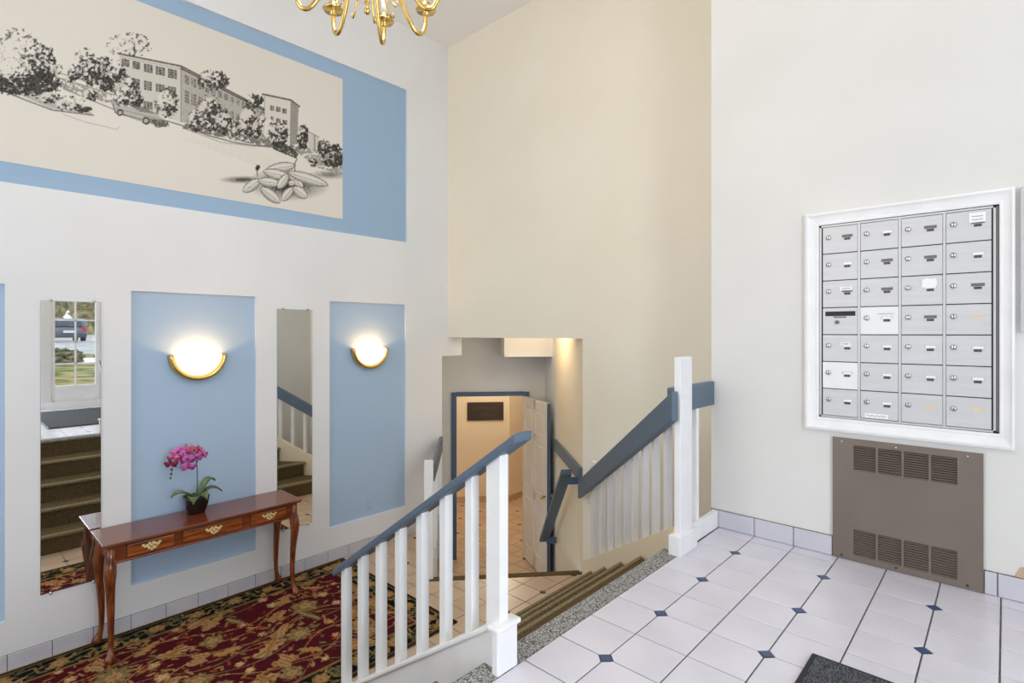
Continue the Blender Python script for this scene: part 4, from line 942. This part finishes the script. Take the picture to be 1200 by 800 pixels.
# ------------------------------------------------------------------ chandelier
cc = Vector((2.85,1.036,0)); zb = 3.215
CH = thing('chandelier','polished brass chandelier with eight curved arms hanging above the stairs','chandelier',(cc.x,cc.y,zb))
MB().lathe([(0.002,-.014),(0.010,-.008),(0.012,.002),(0.006,.012),(0.004,.02),(0.010,.03),(0.005,.042),(0.016,.05),(.022,.065),(.012,.08),(.03,.10),(.05,.13),(.055,.155),(.04,.185),(.02,.21),(.016,.26),(.03,.28),(.034,.31),(.018,.34),(.014,.40),(.024,.42),(.012,.45),(.006,.47)],(cc.x,cc.y,zb),20).build('centre_column','brass',CH,True)
for k in range(8):
    a = 2*PI*k/8+math.radians(133); d = Vector((math.cos(a),math.sin(a),0)); P2 = lambda r,z: cc+d*r+Vector((0,0,zb+z))
    ctrl = [(.03,.27),(.06,.262),(.09,.215),(.13,.125),(.172,.045),(.207,.008),(.235,.014),(.250,.05),(.253,.10)]
    pts=[]; n=len(ctrl)
    for i in range(n-1):
        p0,p1,p2,p3 = [Vector(ctrl[max(0,min(n-1,i+q))]) for q in (-1,0,1,2)]
        for s_ in range(5):
            t=s_/5; pts.append(.5*((2*p1)+(-p0+p2)*t+(2*p0-5*p1+4*p2-p3)*t*t+(-p0+3*p1-3*p2+p3)*t**3))
    pts.append(Vector(ctrl[-1]))
    ar = MB().tube([P2(p.x,p.y) for p in pts],.0082,10).build('arm','brass',CH,True)
    MB().lathe([(.008,.085),(.014,.092),(.010,.10),(.036,.106),(.040,.112),(.034,.114),(.016,.116),(.017,.135),(.013,.14)],P2(.253,0),18).build('drip_cup','brass',ar,True)
    MB().lathe([(.011,.135),(.011,.225),(.008,.228)],P2(.253,0),12).build('candle_sleeve','candle',ar,True)
    MB().lathe([(.007,.226),(.013,.245),(.015,.262),(.010,.285),(.003,.305)],P2(.253,0),12).build('bulb','bulb',ar,True)
    if True:
        MB().tube([P2(.04,.15),P2(.065,.09),P2(.085,.035),P2(.10,.015),P2(.108,.022),P2(.104,.034)],.0035,8).build('scroll','brass',CH,True)
MB().tube([(cc.x,cc.y,zb+.46),(cc.x,cc.y,ZC-.03)],.005,8).build('hanging_rod','brass',CH,True)
MB().lathe([(.065,ZC-zb),(.062,ZC-zb-.012),(.03,ZC-zb-.03),(.012,ZC-zb-.04)],(cc.x,cc.y,zb),20).build('canopy','brass',CH,True)
point('chandelier_light',(cc.x,cc.y,zb+.52),40,(1.0,0.86,0.70),0.22,CH)

# ------------------------------------------------------------------ outdoors, seen through the entrance glass (in the mirror)
gz = lambda x: 0.84+0.0187*(x-6.4)
def strip(name,m,x0,x1,w=40):
    o = MB().add([(x0,-w,gz(x0)),(x1,-w,gz(x1)),(x1,w,gz(x1)),(x0,w,gz(x0))],[(0,1,2,3)]).build(name,m); return struct(o)
strip('path','asphalt',6.36,8.6); strip('lawn','outdoor_grass',8.6,18); strip('lawn','outdoor_grass',21,24); strip('road','asphalt',24,60)
def blob(name,m,c,rx,ry,rz_,seed,label,cat,group=None,trunk=False):
    rs=np.random.RandomState(seed); bm=bmesh.new(); bmesh.ops.create_icosphere(bm,subdivisions=4,radius=1)
    for v in bm.verts:
        n=1+.22*math.sin(v.co.x*5+seed)*math.cos(v.co.y*6+seed)+.12*rs.randn(); v.co=Vector((v.co.x*rx*n,v.co.y*ry*n,v.co.z*rz_*n))
    me=bpy.data.meshes.new('foliage'); bm.to_mesh(me); bm.free(); me.materials.append(MT[m])
    t=thing(name,label,cat,(c[0],c[1],gz(c[0])),group); o=bpy.data.objects.new('foliage',me); COL.objects.link(o); o.parent=t; o.location=(0,0,c[2]-gz(c[0]))
    MB().tube([(c[0],c[1],gz(c[0])-.02),(c[0],c[1],c[2])],[.12 if trunk else .05,.06],8).build('trunk','soil',t)
    return t
for k in range(5): blob('garden_bush','outdoor_hedge',(19.5,0.6+k*2.1,gz(19.5)+.12),.8,.75,.30,k,['dark low bush outdoors, seen in the narrow mirror beneath the car','brown low bush outdoors at the end of its row','dry low bush outdoors in mid row','low green bush outdoors beside the lawn','last low bush outdoors along the lawn'][k],'bush','bushes along the lawn')
for k in range(5): blob('tree','outdoor_tree',(54+9*(k%2),-8+6.5*k,gz(56)+2.9),2.5,2.5,2.6,20+k,['pale spring tree far outdoors, first of the row','bushy spring tree far outdoors, behind the mirrored car','yellowish tree far outdoors beyond the road','light brown tree far outdoors near the row end','last spring tree far outdoors in the row'][k],'tree','trees beyond the road',True)
cxr,cyr = 38.0,5.6; cz0 = gz(38)
CAR = thing('parked_car','dark grey parked car reflected in the narrow mirror, seen from behind','car',(cxr,cyr,cz0))
body=[(0,.32),(-.02,.75),(.05,.95),(.35,1.45),(.6,1.52),(2.2,1.5),(2.9,1.02),(4.2,.9),(4.4,.6),(4.35,.32)]
MB().prism([(cxr+x,cyr-.9,cz0+z) for x,z in body],(0,1.8,0)).build('body','car_paint',CAR,bevel=0.08,seg=3)
MB().prism([(cxr+.02,cyr-.7,cz0+1.0),(cxr+.30,cyr-.62,cz0+1.40),(cxr+.30,cyr+.62,cz0+1.40),(cxr+.02,cyr+.7,cz0+1.0)],(-.03,0,.02)).build('rear_window','car_glass',CAR)
for s_ in (-1,1):
    MB().box(cxr-.05,cxr+.06,cyr+s_*.62,cyr+s_*.88,cz0+.72,cz0+.98).build('tail_light','tail_light',CAR,bevel=.02)
    for xx in (.8,3.6): MB().lathe([(.2,-.1),(.33,-.1),(.35,-.05),(.35,.05),(.33,.1),(.2,.1)],(cxr+xx,cyr+s_*.82,cz0+.345),20,'y').build('wheel','tyre',CAR,True)
MB().box(cxr-.06,cxr,cyr-.26,cyr+.26,cz0+.62,cz0+.76).build('number_plate','plate',CAR)
MB().box(cxr-.08,cxr+.1,cyr-.88,cyr+.88,cz0+.36,cz0+.58).build('bumper','car_glass',CAR,bevel=.03)
